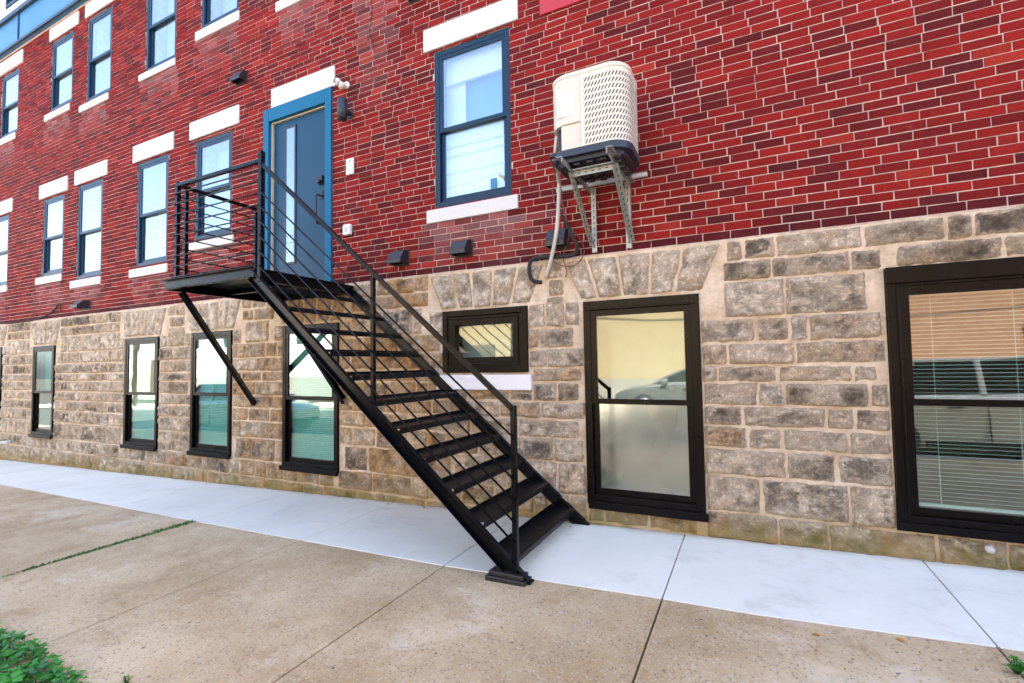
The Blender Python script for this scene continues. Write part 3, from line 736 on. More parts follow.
def grille_mat():
    mt = bpy.data.materials.new('slotted_grille'); mt.use_nodes = True; nt = mt.node_tree; p = nt.nodes['Principled BSDF']; out = nt.nodes['Material Output']
    uv = N(nt, 'ShaderNodeUVMap'); s = N(nt, 'ShaderNodeSeparateXYZ'); L(nt, uv.outputs[0], s.inputs[0])
    u, v = s.outputs[0], s.outputs[1]
    row = mth(nt, 'FRACT', mth(nt, 'MULTIPLY', mth(nt, 'SUBTRACT', v, 3.250), 1/.0478))
    sh = mth(nt, 'FRACT', mth(nt, 'ADD', mth(nt, 'MULTIPLY', u, 1/.0262), mth(nt, 'MULTIPLY', row, -1.0)))
    inrow = mth(nt, 'MULTIPLY', mth(nt, 'GREATER_THAN', row, .12), mth(nt, 'LESS_THAN', row, .80))
    slot = mth(nt, 'MULTIPLY', inrow, mth(nt, 'LESS_THAN', sh, .40))
    mg = mth(nt, 'MULTIPLY', mth(nt, 'GREATER_THAN', u, .025), mth(nt, 'LESS_THAN', v, 3.776))
    mg = mth(nt, 'MULTIPLY', mg, mth(nt, 'GREATER_THAN', v, 3.252))
    slot = mth(nt, 'MULTIPLY', slot, mg)
    p.inputs['Base Color'].default_value = (.65,.605,.50,1); p.inputs['Roughness'].default_value = .45
    t = N(nt, 'ShaderNodeBsdfTransparent'); mx = N(nt, 'ShaderNodeMixShader')
    L(nt, slot, mx.inputs[0]); L(nt, p.outputs[0], mx.inputs[1]); L(nt, t.outputs[0], mx.inputs[2]); L(nt, mx.outputs[0], out.inputs[0])
    b = N(nt, 'ShaderNodeBump'); b.inputs['Strength'].default_value = .12; b.inputs['Distance'].default_value = .006
    L(nt, mth(nt, 'SINE', mth(nt, 'MULTIPLY', row, 6.283)), b.inputs['Height']); L(nt, b.outputs[0], p.inputs['Normal'])
    return mt
M['grille'] = grille_mat()
m = MB(); wall_strip(m, path_grille, 3.238, 3.805, uv=True); A(m, 'grille', 'grille')
m = MB(); m.box((-1.33,-.62,3.235),(-1.29,-.56,3.262)); m.tube([(-1.31,-.59,3.25),(-1.36,-.59,3.25)], .014, 8); A(m, 'valve', 'black_plastic')

br = empty('wall_bracket', (-1.02,0,3.12), 'galvanised steel bracket of perforated angle holding the air conditioner', 'bracket')
def angle(name, a, b, w=.04, t=.005, up=(0,0,1), side=1):
    m = MB(); a = Vector(a); b = Vector(b); d = (b-a).normalized(); u = Vector(up); r = d.cross(u).normalized(); u = r.cross(d).normalized()
    m.bar(a, b, t, w, up); o = u*(w/2) + r*side*(w/2); m.bar(a+o, b+o, w, t, up)
    L_ = (b-a).length; n = int(L_/.05)
    # punched holes read as dark dots: their inner shade put on as thin dark plates
    nf = len(m.f); h = m
    for k in range(1, n):
        c = a + d*(L_*k/n)
        for q in (-1, 1):
            c2 = c + r*q*(t/2+.0012)
            h.bar(c2 - d*.011, c2 + d*.011, .0012, .008, up)
        c3 = c + u*(w/2) + r*side*(w/2)
        for q in (-1, 1):
            c4 = c3 + u*q*(t/2+.0012); h.bar(c4-d*.011, c4+d*.011, .008, .0012, up)
    o = at_local(m.build(name, M['galv'], br), br); o.data.materials.append(M['dark_metal'])
    for f in o.data.polygons:
        if f.index >= nf: f.material_index = 1
for x, s in ((-1.19,1),(-.85,-1)):
    angle('upright', (x,-.018,2.57), (x,-.018,3.14), .042, .005, (0,-1,0), s)
    angle('arm', (x,-.02,3.118), (x,-.80,3.118), .042, .005, (0,0,1), s)
    angle('strut', (x+.012*s,-.03,2.62), (x+.012*s,-.58,3.09), .040, .005, (0,-.6,1), s)
angle('cross_bar', (-1.185,-.56,3.085), (-.855,-.56,3.085), .042, .005, (0,0,1), 1)
m = MB(); m.box((-1.525,-.028,3.172),(-.705,-.001,3.208)); at_local(m.build('wall_rail', M['conduit'], br, bevel=.003), br)

def smooth_path(pts, n=6):
    out = []; P_ = [Vector(p_) for p_ in pts]; P_ = [P_[0]] + P_ + [P_[-1]]
    for i in range(1, len(P_)-2):
        for k in range(n):
            t = k/n; a, b, c, d = P_[i-1:i+3]
            out.append(.5*((2*b)+(-a+c)*t+(2*a-5*b+4*c-d)*t*t+(-a+3*b-3*c+d)*t**3))
    out.append(P_[-2]); return out
m = MB(); m.tube(smooth_path([(-1.30,-.50,3.60),(-1.345,-.50,3.34),(-1.42,-.25,3.24),(-1.46,-.12,3.20),(-1.45,-.17,3.0),(-1.47,-.18,2.77),(-1.55,-.10,2.57),(-1.645,-.02,2.40)]), .017, 8)
tag(m.build('conduit', M['conduit']), 'grey flexible conduit dropping from the air conditioner into the stone', 'conduit')
m = MB(); m.tube(smooth_path([(-1.45,-.09,2.93),(-1.40,-.10,2.83),(-1.34,-.10,2.70),(-1.315,-.08,2.62),(-1.35,-.06,2.575),(-1.42,-.06,2.562),(-1.60,-.06,2.575),(-1.74,-.06,2.575),(-1.79,-.06,2.52),(-1.79,-.05,2.42),(-1.76,-.03,2.37),(-1.69,.0,2.355)]), [.013]*6+[.017]*10+[.019]*200, 8)
tag(m.build('insulated_pipe', M['rubber']), 'black foam insulated pipe looping down brick into the stone below air conditioner', 'pipe')
m = MB(); m.tube(smooth_path([(-1.36,-.57,3.25),(-1.50,-.12,3.30),(-1.555,-.03,3.15),(-1.50,-.03,2.99),(-1.42,-.03,2.86),(-1.30,-.03,2.70),(-1.27,-.03,2.58),(-1.34,-.05,2.48),(-1.47,-.05,2.48),(-1.60,-.05,2.56)]), .0045, 6)
tag(m.build('cable', M['wire_brown']), 'thin brown loose cable looping below the air conditioner', 'cable')
m = MB(); m.tube(smooth_path([(-1.37,-.57,3.255),(-1.46,-.1,3.22),(-1.46,-.04,3.05),(-1.43,-.03,2.90),(-1.41,-.03,2.75),(-1.46,-.05,2.56),(-1.43,-.05,2.44),(-1.45,-.02,2.38)]), .006, 6)
tag(m.build('cable', M['wire_brown']), 'brown wire hanging straight beside the black insulated pipe', 'cable')
m = MB(); m.tube(smooth_path([(-13.6,-.015,2.60),(-13.0,-.015,2.555),(-12.4,-.02,2.55),(-11.8,-.02,2.57),(-11.3,-.02,2.64),(-10.98,-.02,2.76)]), .011, 6); m.tube(smooth_path([(-11.0,-.02,2.75),(-10.9,-.02,2.79),(-10.87,-.015,2.66)]), .008, 6)
tag(m.build('cable', M['rubber']), 'dark cable sagging along the foot of the brickwork at far left', 'cable')
m = MB(); m.tube(smooth_path([(-3.74,-.012,5.9),(-3.735,-.014,5.62),(-3.76,-.014,5.45),(-3.72,-.014,5.30),(-3.70,-.012,5.18)]), .004, 6)
tag(m.build('cable', M['rubber']), 'short thin cable dangling on brick above right of door lintel', 'cable')

# ------------------------------------------------------------------ small wall fittings
def vent(x, z, label, w=.21, h=.17, mat='black_plastic', flap='black_plastic', k=1.):
    e = empty('vent_hood', (x,0,z), label, 'vent', 'vent hoods on the wall')
    m = MB(); m.box((-w*.52,-.012,-h*.52),(w*.52,-.0005,h*.52)); m.build('back_plate', M[mat], e, bevel=.003)
    m = MB(); d = .13*k; a = w/2*.86
    top = [(-a,-.012,h*.46),(a,-.012,h*.46),(a,-d*.55,h*.36),(-a,-d*.55,h*.36)]
    fr = [(-a,-d*.55,h*.36),(a,-d*.55,h*.36),(a,-d,-h*.16),(-a,-d,-h*.16)]
    f2 = [(-a,-d,-h*.16),(a,-d,-h*.16),(a,-d,-h*.42),(-a,-d,-h*.42)]
    for q in (top,fr,f2): m.face([q[0],q[1],q[2],q[3]])
    for s in (-a, a): m.face([(s,-.012,h*.46),(s,-d*.55,h*.36),(s,-d,-h*.16),(s,-d,-h*.42),(s,-.012,-h*.42)])
    o = m.build('hood', M[mat], e); sm = o.modifiers.new('solid','SOLIDIFY'); sm.thickness = .004
    m = MB(); m.box((-a*.92,-d*.8,-h*.36),(a*.92,-d*.78,h*.05)); m.build('flap', M[flap], e)
    return e
vent(-3.33, 2.765, 'black plastic vent hood just above the stone right of landing')
vent(-2.54, 2.775, 'black plastic vent hood below the sill of the tall middle window')
vent(-6.02, 5.53, 'black vent hood between the upper floors left of door', .22, .16, k=.8)
vent(-10.02, 2.72, 'black vent hood with pale flap below far left windows', .24, .15, flap='white_vinyl', k=1.3)
vent(-3.08, 5.66, 'black vent hood above the tall middle window at picture top', .26, .17, k=1.2)
vent(-1.51, 2.735, 'dark vent hood behind the conduit beneath the air conditioner', .20, .19)

e = empty('wall_lamp', (-4.06,0,4.545), 'black cylinder wall lamp beside the blue door frame', 'lamp')
m = MB(); m.tube([(-.005,-.13,-.115),(-.005,-.13,.115)], .056, 20); m.build('shade', M['base_plastic'], e)
m = MB(); m.box((-.04,-.012,-.045),(.04,-.0005,.045)); m.box((-.018,-.085,-.022),(.018,-.012,.022)); m.build('mount', M['black_plastic'], e, bevel=.003)
e = empty('security_camera', (-4.14,0,4.91), 'white twin-globe security light at the corner of the door lintel', 'camera'); e.scale = (.85,.85,.85)
m = MB(); m.tube([(.03,-.0005,-.01),(.03,-.03,-.01)], .05, 16); m.tube([(.03,-.03,-.01),(.0,-.06,.0)], .02, 8); m.build('base', M['white_vinyl'], e)
def ball(m, c, r, n=10):
    vs, fs = [], []
    for j in range(n+1):
        for i in range(2*n): 
            a, b = math.pi*j/n, math.pi*i/n; vs.append((c[0]+r*math.sin(a)*math.cos(b), c[1]+r*math.sin(a)*math.sin(b), c[2]+r*math.cos(a)))
    for j in range(n):
        for i in range(2*n): fs.append((j*2*n+i, (j+1)*2*n+i, (j+1)*2*n+(i+1)%(2*n), j*2*n+(i+1)%(2*n)))
    m.idx(vs, fs, None, True)
for c, l in (((-.06,-.09,.03),'globe'),((.02,-.10,-.05),'globe')):
    m = MB(); ball(m, c, .05); o = m.build(l, M['off_white'], e)
    m = MB(); q = Vector((-.4,-.9,.1)).normalized(); m.tube([Vector(c)+q*.044, Vector(c)+q*.055], .032, 14); m.build('lens', M['galv'], o)
m = MB(); m.tube([(-.06,-.08,.03),(-.19,-.03,.045)], [.012,.022], 8); m.build('arm', M['white_vinyl'], e)
e = empty('intercom', (-4.06,0,3.92), 'tall white intercom plate on brick right of the door', 'intercom')
m = MB(); m.box((-.055,-.025,-.095),(.055,-.0005,.095)); m.build('case', M['white_vinyl'], e, bevel=.006, seg=2)
m = MB(); m.box((.0,-.0275,.045),(.01,-.0255,.075)); m.build('slot', M['black_plastic'], e)
e = empty('sensor_box', (-4.09,0,3.175), 'small white sensor box on brick above the stair landing', 'sensor')
m = MB(); m.box((-.055,-.05,-.06),(.055,-.0005,.065)); m.build('case', M['white_vinyl'], e, bevel=.012, seg=3)
m = MB(); m.box((-.02,-.0525,-.03),(.03,-.0505,.03)); m.build('lens', M['conduit'], e)
m = MB(); m.box((-1.655,-.022,4.905),(-.30,-.001,5.75)); tag(m.build('wall_sign', M['red_paint'], bevel=.003), 'blank red panel fixed high on the brick above air conditioner', 'sign')
m = MB(); m.tube([(-12.72,.02,.285),(-12.80,-.20,.262)], .022, 12); tag(m.build('drain_pipe', M['white_vinyl']), 'white drain pipe poking out of the far left stone foot', 'pipe')
m = MB(); m.tube([(1.34,.02,.385),(1.335,-.045,.38)], .023, 14, True); m.tube([(1.336,-.02,.3805),(1.335,-.052,.379)], .017, 12); tag(m.build('drain_pipe', M['conduit']), 'short grey pipe stub in the stone beneath the right window', 'pipe')

# ------------------------------------------------------------------ ground
def slabs(mb, xs, ya, yb, th, z_off, gap=.005):
    """concrete panels with a slightly rounded edge, following the slope of the street"""
    for k in range(len(xs)-1):
        x0, x1 = xs[k]+gap, xs[k+1]-gap
        n = max(1, int((x1-x0)/.4))
        def ya_(x): return ya(x) if callable(ya) else ya
        def yb_(x): return yb(x) if callable(yb) else yb
        e = .003
        for i in range(n):
            a, b = x0+(x1-x0)*i/n, x0+(x1-x0)*(i+1)/n
            a2 = a+e if i == 0 else a; b2 = b-e if i == n-1 else b
            za, zb = gz(a)+z_off, gz(b)+z_off
            mb.face([(a2,yb_(a)+e,za),(b2,yb_(b)+e,zb),(b2,ya_(b)-.0,zb),(a2,ya_(a)-.0,za)])
            mb.face([(a2,yb_(a)+e,za),(a2,yb_(a),za-e),(b2,yb_(b),zb-e),(b2,yb_(b)+e,zb)])
            mb.face([(a2,yb_(a),za-e),(a2,yb_(a),za-th),(b2,yb_(b),zb-th),(b2,yb_(b),zb-e)])
            if i == 0:
                mb.face([(a2,yb_(a)+e,za),(a2,ya_(a),za),(a,ya_(a),za-e),(a,yb_(a)+e,za-e)]); mb.face([(a,ya_(a),za-e),(a,ya_(a),za-th),(a,yb_(a),za-th),(a,yb_(a),za-e)])
            if i == n-1:
                mb.face([(b2,yb_(b)+e,zb),(b,yb_(b)+e,zb-e),(b,ya_(b),zb-e),(b2,ya_(b),zb)]); mb.face([(b,ya_(b),zb-e),(b,yb_(b),zb-e),(b,yb_(b),zb-th),(b,ya_(b),zb-th)])
def interp(tab, x):
    if x <= tab[0][0]: return tab[0][1]
    for (a,b),(c,d) in zip(tab, tab[1:]):
        if x <= c: return b+(d-b)*(x-a)/(c-a)
    return tab[-1][1]
EDGE = [(-9.8,-1.06),(-4.86,-1.185),(-2.4,-1.215),(-1.97,-1.22),(-.53,-1.165),(.05,-1.165),(.98,-1.087),(1.6,-1.06)]
edge = lambda x: interp(EDGE, x)
joints = [-29.2+1.492*i for i in range(0,17)]; joints = [j for j in joints if j < -5.5]
joints = [-4.955-1.49*k for k in range(16,0,-1)] + [-4.955,-3.44,-1.985,-.496] + [1.0+1.49*k for k in range(0,14)]
m = MB(); slabs(m, joints, .02, edge, .08, .001, .004); tag(m.build('sidewalk', M['new_concrete']), kind='structure')
KERB = -4.2
m = MB(); slabs(m, joints, lambda x: edge(x)-.004, KERB+.16, .08, -.004, .005); tag(m.build('old_pavement', M['old_concrete']), kind='structure')
m = MB()
for k in range(len(joints)-1):
    a, b = joints[k], joints[k+1]
    m.face([(a,KERB+.15,gz(a)-.05),(b,KERB+.15,gz(b)-.05),(b,.02,gz(b)-.05),(a,.02,gz(a)-.05)])
tag(m.build('soil_bed', M['soil']), kind='structure')
def strip(name, mat, ya, yb, dz, x0=-70., x1=70., step=2.):
    m = MB(); x = x0
    while x < x1:
        m.face([(x,yb,gz(x)+dz),(x+step,yb,gz(x+step)+dz),(x+step,ya,gz(x+step)+dz),(x,ya,gz(x)+dz)]); x += step
    return tag(m.build(name, mat), kind='structure')
strip('road', M['asphalt'], KERB, -11.6, -.15)
strip('far_sidewalk', M['new_concrete'], -11.76, -14.4, -.01)
m = MB()
for x in range(-28, 22): m.bar((x+.004,KERB+.075,gz(x)-.085),(x+.996,KERB+.075,gz(x+1)-.085), .15, .16)
tag(m.build('kerb', M['kerb'], bevel=.01), kind='structure')
m = MB()
for x in range(-40, 40): m.bar((x+.004,-11.68,gz(x)-.09),(x+.996,-11.68,gz(x+1)-.09), .15, .16)
tag(m.build('far_kerb', M['kerb'], bevel=.01), kind='structure')
m = MB(); m.face([(-400,-400,-3.2),(400,-400,-3.2),(400,400,-3.2),(-400,400,-3.2)]); tag(m.build('ground', M['soil']), kind='structure')
strip('far_ground', M['soil'], -14.41, -90, -.03, -70, 70, 5)
# end caps of the pavement under the building line
# ------------------------------------------------------------------ plants
def leaf(m, p, d, up, l, w, c):
    d = Vector(d).normalized(); r = d.cross(Vector(up)).normalized(); u = r.cross(d)
    p = Vector(p); a = p + d*l*.45 + u*l*.08
    q = [p, a - r*w*.5 - u*l*.03, p + d*l - u*l*.10, a + r*w*.5 - u*l*.03]
    b = len(m.v); m.v.extend([tuple(x) for x in (q[0], q[1], a, q[3], q[2])])
    for f in ((0,1,2),(0,2,3),(1,4,2),(2,4,3)):
        m.f.append(tuple(b+i for i in f)); m.c.append(c); m.uv.append(None); m.sm.append(True)
rnd = random.Random(5)
e = empty('weed_clump', (-3.40,-3.49,gz(-3.4)), 'lush bright green leafy weeds at the pavement edge in the near corner', 'plant')
m = MB(); st = MB(); cnt = 0
while cnt < 2600:
    u, v = rnd.uniform(-1,1), rnd.uniform(-1,1); x, y = u*.88, v*.60
    rad = (abs(u)**3.5+abs(v)**3.5)**(1/3.5) + .10*noise.noise(Vector((x*4,y*4,.3))) + .05*noise.noise(Vector((x*13,y*13,1.3)))
    if rad > .97: continue
    cnt += 1
    hmax = .13*(1-rad**4)*(.75+.5*noise.noise(Vector((x*6,y*6,5)))) + .025
    z = rnd.uniform(.01, 1)**.6*hmax
    if rnd.random() < .2: st.tube([(x*.98,y*.98,-.01),(x,y,z)], .0018, 4, False)
    base = Vector((x,y,z)); hue = rnd.random()
    c = (.006+.055*hue*hue, .07+.30*hue*rnd.uniform(.7,1.2), .010+.015*rnd.random())
    a2 = rnd.uniform(0, 2*math.pi); sc = rnd.uniform(.6,1.25)
    for k in range(3):
        aa = a2 + k*2.1 + rnd.uniform(-.4,.4); d = (math.cos(aa), math.sin(aa), rnd.uniform(-.35,.7))
        leaf(m, base, d, (rnd.uniform(-.3,.3),rnd.uniform(-.3,.3),1), rnd.uniform(.024,.046)*sc, rnd.uniform(.018,.034)*sc, c)
m.build('leaves', M['leaf'], e); st.build('stems', M['leaf'], e)
def weed(name, x, y, n, size, label, up=.6, z0=0., blade=False):
    e = empty(name, (x,y,gz(x)+z0), label, 'plant'); m = MB(); s = MB()
    for i in range(n):
        a = rnd.uniform(0, 6.28); h = rnd.uniform(.3,1)*size; d = Vector((math.cos(a)*rnd.uniform(.2,.8), math.sin(a)*rnd.uniform(.2,.8)-.2, up+rnd.random()*.5)).normalized()
        s.tube([(0,0,-.01), d*h], .0018, 4, False); q = rnd.random()
        c = (.02+.05*q, .15+.16*q, .02)
        if blade: leaf(m, d*h*.25, d+Vector((0,0,-.25*i%3)), (0,0,1), h*.95, .018, c)
        else:
            for k in range(3): aa = a+k*2.1; leaf(m, d*h, (math.cos(aa),math.sin(aa),.2), (0,0,1), size*.35, size*.26, c)
    m.build('leaves', M['leaf'], e); s.build('stems', M['leaf'], e)
weed('weed', .985, -1.30, 14, .07, 'tiny green weed in the pavement joint at the right corner')
weed('weed', 1.60, -.05, 9, .22, 'green weed with long blades at wall foot under the right window', .5, 0, True)
weed('weed', -2.62, -2.86, 6, .035, 'tiny weed sprout on the bare pavement beside the leafy clump')
m = MB()
for i in range(2600):
    t = rnd.random(); y = -1.2 - t*2.8; w = .022*(1-.55*t)+(.014 if t < .16 else 0)
    if noise.noise(Vector((y*5,0,0))) < -.34+.12*t and rnd.random() < .7: continue
    x = -4.955 + rnd.gauss(0, w*.6); h = rnd.uniform(.004,.022)*(1.3-.6*t); a = rnd.uniform(0,6.28); q = rnd.random()
    leaf(m, (x,y,gz(x)-.02), (math.cos(a)*.5,math.sin(a)*.5,1), (math.sin(a),math.cos(a),.1), h+.02, .008, (.03+.05*q,.12+.16*q,.02))
tag(m.build('joint_grass', M['leaf']), 'thin strip of green grass sprouting in the pavement joint', 'grass', kind='stuff')
# fallen leaves and crumbs on the pavement
def litter(x, y, c, s, label):
    m = MB(); a = rnd.uniform(0, 6.28); leaf(m, (x,y,gz(x)+(.008 if y > edge(x) else -.002)), (math.cos(a),math.sin(a),.15), (0,0,1), s, s*.6, c); tag(m.build('fallen_leaf', M['dry_leaf']), label, 'leaf')
mt, nt, p_, o_ = new_mat('dry_leaf'); L(nt, N(nt, 'ShaderNodeAttribute', attribute_name='Col').outputs['Color'], p_.inputs['Base Color']); M['dry_leaf'] = mt
litter(.60,-1.16,(.55,.25,.03),.05,'yellow fallen leaf along the white sidewalk edge at right')
litter(.28,-1.27,(.50,.20,.02),.04,'orange leaf scrap on tan pavement nearer the camera at right')
litter(-2.98,-.10,(.22,.05,.02),.05,'reddish brown dry leaf by the wall under the stair')
litter(-3.42,-.12,(.50,.38,.26),.05,'pale tan leaf at the wall foot left of the stair')
litter(-1.40,-.14,(.30,.10,.03),.04,'rusty brown leaf by the inner foot of the stair')

# ------------------------------------------------------------------ across the street (seen in the window glass)
def far_house(name, x0, x1, y, depth, h, mat, label, wins):
    e = empty(name, ((x0+x1)/2, y, gz(x0)), label, 'building')
    def B(m, n, mt, **kw): return at_local(m.build(n, mt, e, **kw), e)
    m = MB(); rs = minus_all((x0,x1,-1.,h), wins)
    for (a,b,c,d) in rs: m.face([(b,y,c),(a,y,c),(a,y,d),(b,y,d)])
    m.box((x0,y-depth,-1),(x0+.2,y-.001,h)); m.box((x1-.2,y-depth,-1),(x1,y-.001,h)); m.box((x0,y-depth-.2,-1),(x1,y-depth,h))
    B(m, 'wall', mat)
    m = MB(); m.box((x0-.2,y-depth-.3,h+.002),(x1+.2,y+.25,h+.25)); B(m, 'roof', M['tar'])
    m = MB(); m.box((x0,y+.002,h*.62),(x1,y+.09,h*.62+.14)); m.box((x0,y+.002,-.4),(x1,y+.06,.95)); B(m, 'ledge', M['kerb'])
    m = MB(); m.box((x0+(x1-x0)*.22,y+.003,-.4),(x0+(x1-x0)*.22+2.6,y+.075,2.5)); B(m, 'garage_door', M['wood'])
    for r in wins:
        m = MB(); frame_boxes(m, (r[0],r[1],r[2],r[3]), .07, y-.12, y-.02); w = B(m, 'window', M['white_vinyl'])
        m = MB(); m.box((r[0]+.06,y-.09,r[2]+.06),(r[1]-.06,y-.08,r[3]-.06)); m.build('pane', M['glass_dark'], w)
    m = MB(); m.box((x0+.2,y-2.2,-1),(x1-.2,y-2.1,h)); B(m, 'interior', M['interior'])
far_house('tan_building', -17, 3.2, -14.6, 8, 6.2, M['stucco'], 'tan stucco building on the far side of the street', [(-10,-9,3.6,5.2),(1.2,2.2,4.0,5.4)])
far_house('brown_building', 3.6, 20, -14.8, 8, 7.5, M['brown_brick'], 'brown brick building on the far side of the street', [(8,9.2,3.6,5.4),(12,13.2,3.6,5.4)])
far_house('added_white_building', -55, -19, -20, 9, 7, M['white_wall'], 'long white rendered building added down the street to reflect white in the windows', [(-50+i*4.2,-48.8+i*4.2,3.2,4.9) for i in range(7)])  # unseen building, added and made white to brighten the left panes' reflections

def make_car(x, y, body, label, face=1):
    e = empty('parked_car', (x,y,gz(x)-.15), label, 'car', 'cars parked along the street')
    e.rotation_euler = (0, -math.atan(.02458), 0 if face > 0 else math.pi)
    # stations: x, half width, sill z, shoulder z
    def loft(sts, name, mat, parent=e, caps=True):
        m = MB(); n = len(sts[0])
        vs = [p_ for s in sts for p_ in s]; fs = []
        for i in range(len(sts)-1):
            for k in range(n-1): fs.append((i*n+k, i*n+k+1, (i+1)*n+k+1, (i+1)*n+k))
        fs.append(tuple(range(n))[::-1]); fs.append(tuple((len(sts)-1)*n+k for k in range(n)))
        m.idx(vs, fs, None, True); o = m.build(name, mat, parent)
        o.modifiers.new('es','EDGE_SPLIT').split_angle = R(35); return o
    def sec(px, w, zb, zm, zt_, wt): return [(px,-w*.96,zb),(px,-w,zm-.12),(px,-w*.985,zm),(px,-wt,zt_),(px,wt,zt_),(px,w*.985,zm),(px,w,zm-.12),(px,w*.96,zb)]
    b = loft([sec(-2.28,.70,.42,.66,.70,.62),sec(-2.2,.80,.30,.72,.80,.74),sec(-1.7,.88,.24,.84,.93,.78),sec(-.9,.90,.22,.88,.96,.80),sec(.6,.90,.22,.88,.95,.80),sec(1.1,.90,.22,.84,.91,.78),sec(1.8,.87,.24,.76,.82,.74),sec(2.2,.78,.30,.64,.70,.66),sec(2.32,.66,.40,.56,.62,.55)], 'body', M[body])
    gl = [[(-1.75,-.72,.92),(-1.75,.72,.92)],[(-1.05,-.60,1.38),(-1.05,.60,1.38)],[(.25,-.60,1.40),(.25,.60,1.40)],[(1.15,-.72,.90),(1.15,.72,.90)]]
    m = MB(); Lo = [(-1.78,.80,.945),(1.18,.80,.93)]
    v = [(-1.80,-.80,.93),(-1.05,-.61,1.385),(.22,-.61,1.40),(1.20,-.79,.91),(-1.80,.80,.93),(-1.05,.61,1.385),(.22,.61,1.40),(1.20,.79,.91)]
    m.idx(v, [(3,2,1,0),(4,5,6,7),(0,1,5,4),(2,3,7,6)]); m.build('glasshouse', M['glass_car'], e)
    m = MB(); m.box((-1.10,-.62,1.386),(.26,.62,1.43)); m.build('roof', M[body], e, bevel=.03, seg=3)
    m = MB()
    for s in (-1,1):
        for (a_, b_) in (((-1.80,.80*s,.93),(-1.05,.615*s,1.39)),((.22,.615*s,1.405),(1.20,.79*s,.91)),((-.35,.805*s,.94),(-.35,.615*s,1.40))): m.bar(a_, b_, .06, .07)
    m.build('pillar', M[body], e, bevel=.01)
    for s in (-1,1):
        for px in (-1.38,1.42):
            m = MB(); m.tube([(px,s*.70,.32),(px,s*.905,.32)], .32, 24); w = m.build('wheel', M['tyre'], e)
            m = MB(); m.tube([(px,s*.88,.32),(px,s*.915,.32)], .21, 18); m.build('rim', M['chrome'], w)
        m = MB(); m.box((2.12,s*.42,.58),(2.27,s*.70,.70)); m.build('headlight', M['lamp_clear'], e, bevel=.02)
        m = MB(); m.box((-2.28,s*.45,.62),(-2.15,s*.74,.76)); m.build('taillight', M['lamp_red'], e, bevel=.02)
        m = MB(); m.box((.78,s*.84,.92),(.95,s*1.02,1.04)); m.build('mirror', M[body], e, bevel=.03, seg=2)
        m = MB()
        for px in (-.75,.25): m.box((px,s*.895,.76),(px+.17,s*.925,.785))
        m.build('door_handle', M['black_plastic'], e, bevel=.005)
        m = MB()
        for px in (-1.15,-.33,.75): m.box((px,s*.88,.30),(px+.008,s*.9035,.86))
        m.box((-1.0,s*.86,.235),(1.05,s*.912,.30)); m.build('door_seam', M['black_plastic'], e)
    return e
M['glass_car'] = paint('car_glass', (.01,.014,.014), .08, 0, .1, 5, .8)
make_car(3.2, -5.25, 'car_cream', 'cream saloon car parked at the near kerb right of the camera')
make_car(-6.2, -5.3, 'car_dark', 'navy saloon car parked at the near kerb beyond the weeds', -1)
make_car(-13.4, -5.25, 'car_grey', 'silver saloon car parked further left along the near kerb')
make_car(-1.2, -10.5, 'car_grey', 'silver saloon car parked across the street by the tan building', -1)

poles = []
for i, x in enumerate((-34, -8, 16)):
    e = empty('utility_pole', (x,-12.4,gz(x)), ('wooden utility pole far down the street','wooden utility pole facing the landing across the street','wooden utility pole across the street beyond the right window')[i], 'pole', 'utility poles across the street')
    m = MB(); m.tube([(0,0,-.2),(0,0,9.4)], [.16,.11], 12); m.build('pole', M['wood'], e)
    m = MB(); m.box((-.05,-1.1,8.6),(.05,1.1,8.72)); m.build('crossarm', M['wood'], e)
for k, (dy, z, lab) in enumerate(((-1.0,8.75,'overhead wire on the outer end of the pole crossarms'),(0.1,8.78,'overhead wire at the middle of the pole crossarms'),(1.0,8.75,'overhead wire on the street end of the pole crossarms'),(.16,6.9,'thick overhead cable low on the utility poles'))):
    m = MB(); pts = []
    for (a, b) in ((-34,-8),(-8,16)):
        for t in range(13): 
            u = t/12; pts.append((a+(b-a)*u, -12.4+dy, z+gz(a+(b-a)*u)-.7*4*u*(1-u)*(1.3 if k == 3 else 1)))
    m.tube(pts, .012 if k < 3 else .03, 6); tag(m.build('overhead_wire', M['rubber']), lab, 'wire', 'overhead wires along the street')

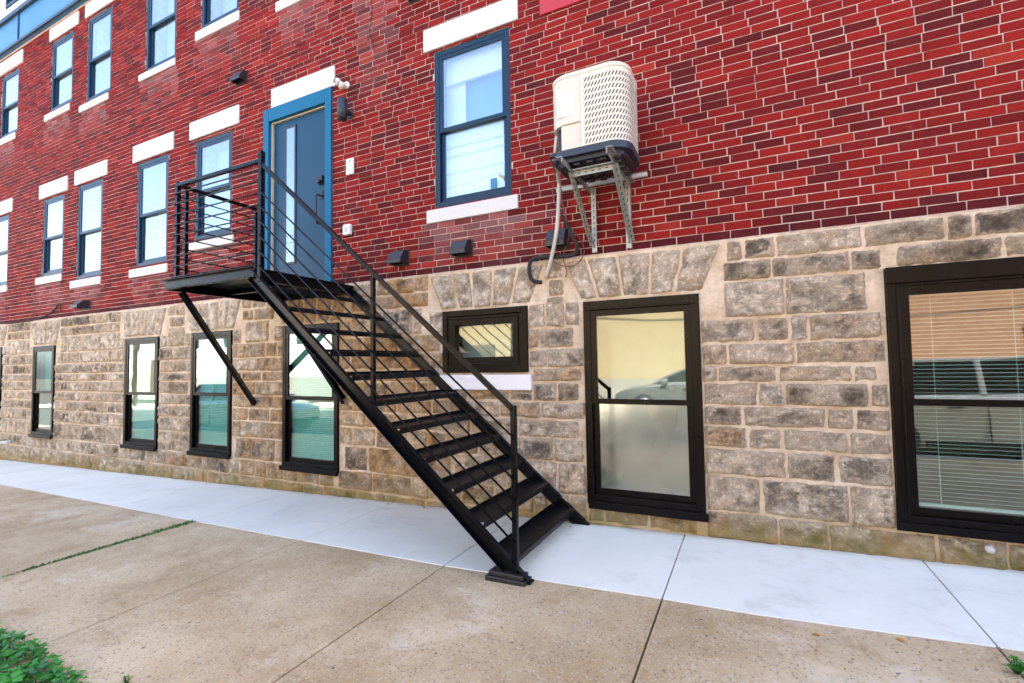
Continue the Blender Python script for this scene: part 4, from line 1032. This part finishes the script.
# ------------------------------------------------------------------ light, sky, camera
SUN_EL, SUN_AZ = 52., 20.      # azimuth from +y towards +x: the sun stands behind the building
w = bpy.data.worlds.new('World'); scene.world = w; w.use_nodes = True; nt = w.node_tree
sky = nt.nodes.new('ShaderNodeTexSky'); sky.sky_type = 'NISHITA'; sky.sun_disc = False
sky.sun_elevation = R(SUN_EL); sky.sun_rotation = R(SUN_AZ); sky.air_density = .75; sky.dust_density = 3.5; sky.ozone_density = 0.0
bg = nt.nodes['Background']; bg.inputs[1].default_value = .15; nt.links.new(sky.outputs[0], bg.inputs[0])
sl = bpy.data.lights.new('sun', 'SUN'); sl.energy = 4.2; sl.angle = R(.5); sl.color = (1,.88,.70)
so = bpy.data.objects.new('sun', sl); col.objects.link(so)
d = Vector((math.sin(R(SUN_AZ))*math.cos(R(SUN_EL)), math.cos(R(SUN_AZ))*math.cos(R(SUN_EL)), math.sin(R(SUN_EL))))
so.rotation_euler = d.to_track_quat('Z', 'Y').to_euler(); so.location = (5, 15, 20)

f_px, yaw, pit, rol, D = 480.8515, -0.4536676, 0.0469113, -0.0163513, 4.1288176
cy, sy = math.cos(yaw), math.sin(yaw); cp, sp_ = math.cos(pit), math.sin(pit); cr, sr = math.cos(rol), math.sin(rol)
xp = Vector((cy,-sy,0)); y1 = Vector((sy,cy,0)); Z = Vector((0,0,1))
fwd = y1*cp + Z*sp_; upv = -y1*sp_ + Z*cp
right = xp*cr + upv*sr; up = -xp*sr + upv*cr
cam = bpy.data.cameras.new('camera'); cam.sensor_width = 36; cam.lens = 36*f_px/1024; cam.clip_start = .05; cam.clip_end = 2000
co = bpy.data.objects.new('camera', cam); col.objects.link(co)
co.matrix_world = Matrix(((right.x,up.x,-fwd.x,0),(right.y,up.y,-fwd.y,-D),(right.z,up.z,-fwd.z,1.6),(0,0,0,1)))
scene.camera = co
scene.render.engine = 'CYCLES'
scene.view_settings.view_transform = 'Standard'; scene.view_settings.look = 'None'; scene.view_settings.gamma = 1
scene.view_settings.exposure = 2.95
scene.render.resolution_x = 1024; scene.render.resolution_y = 683
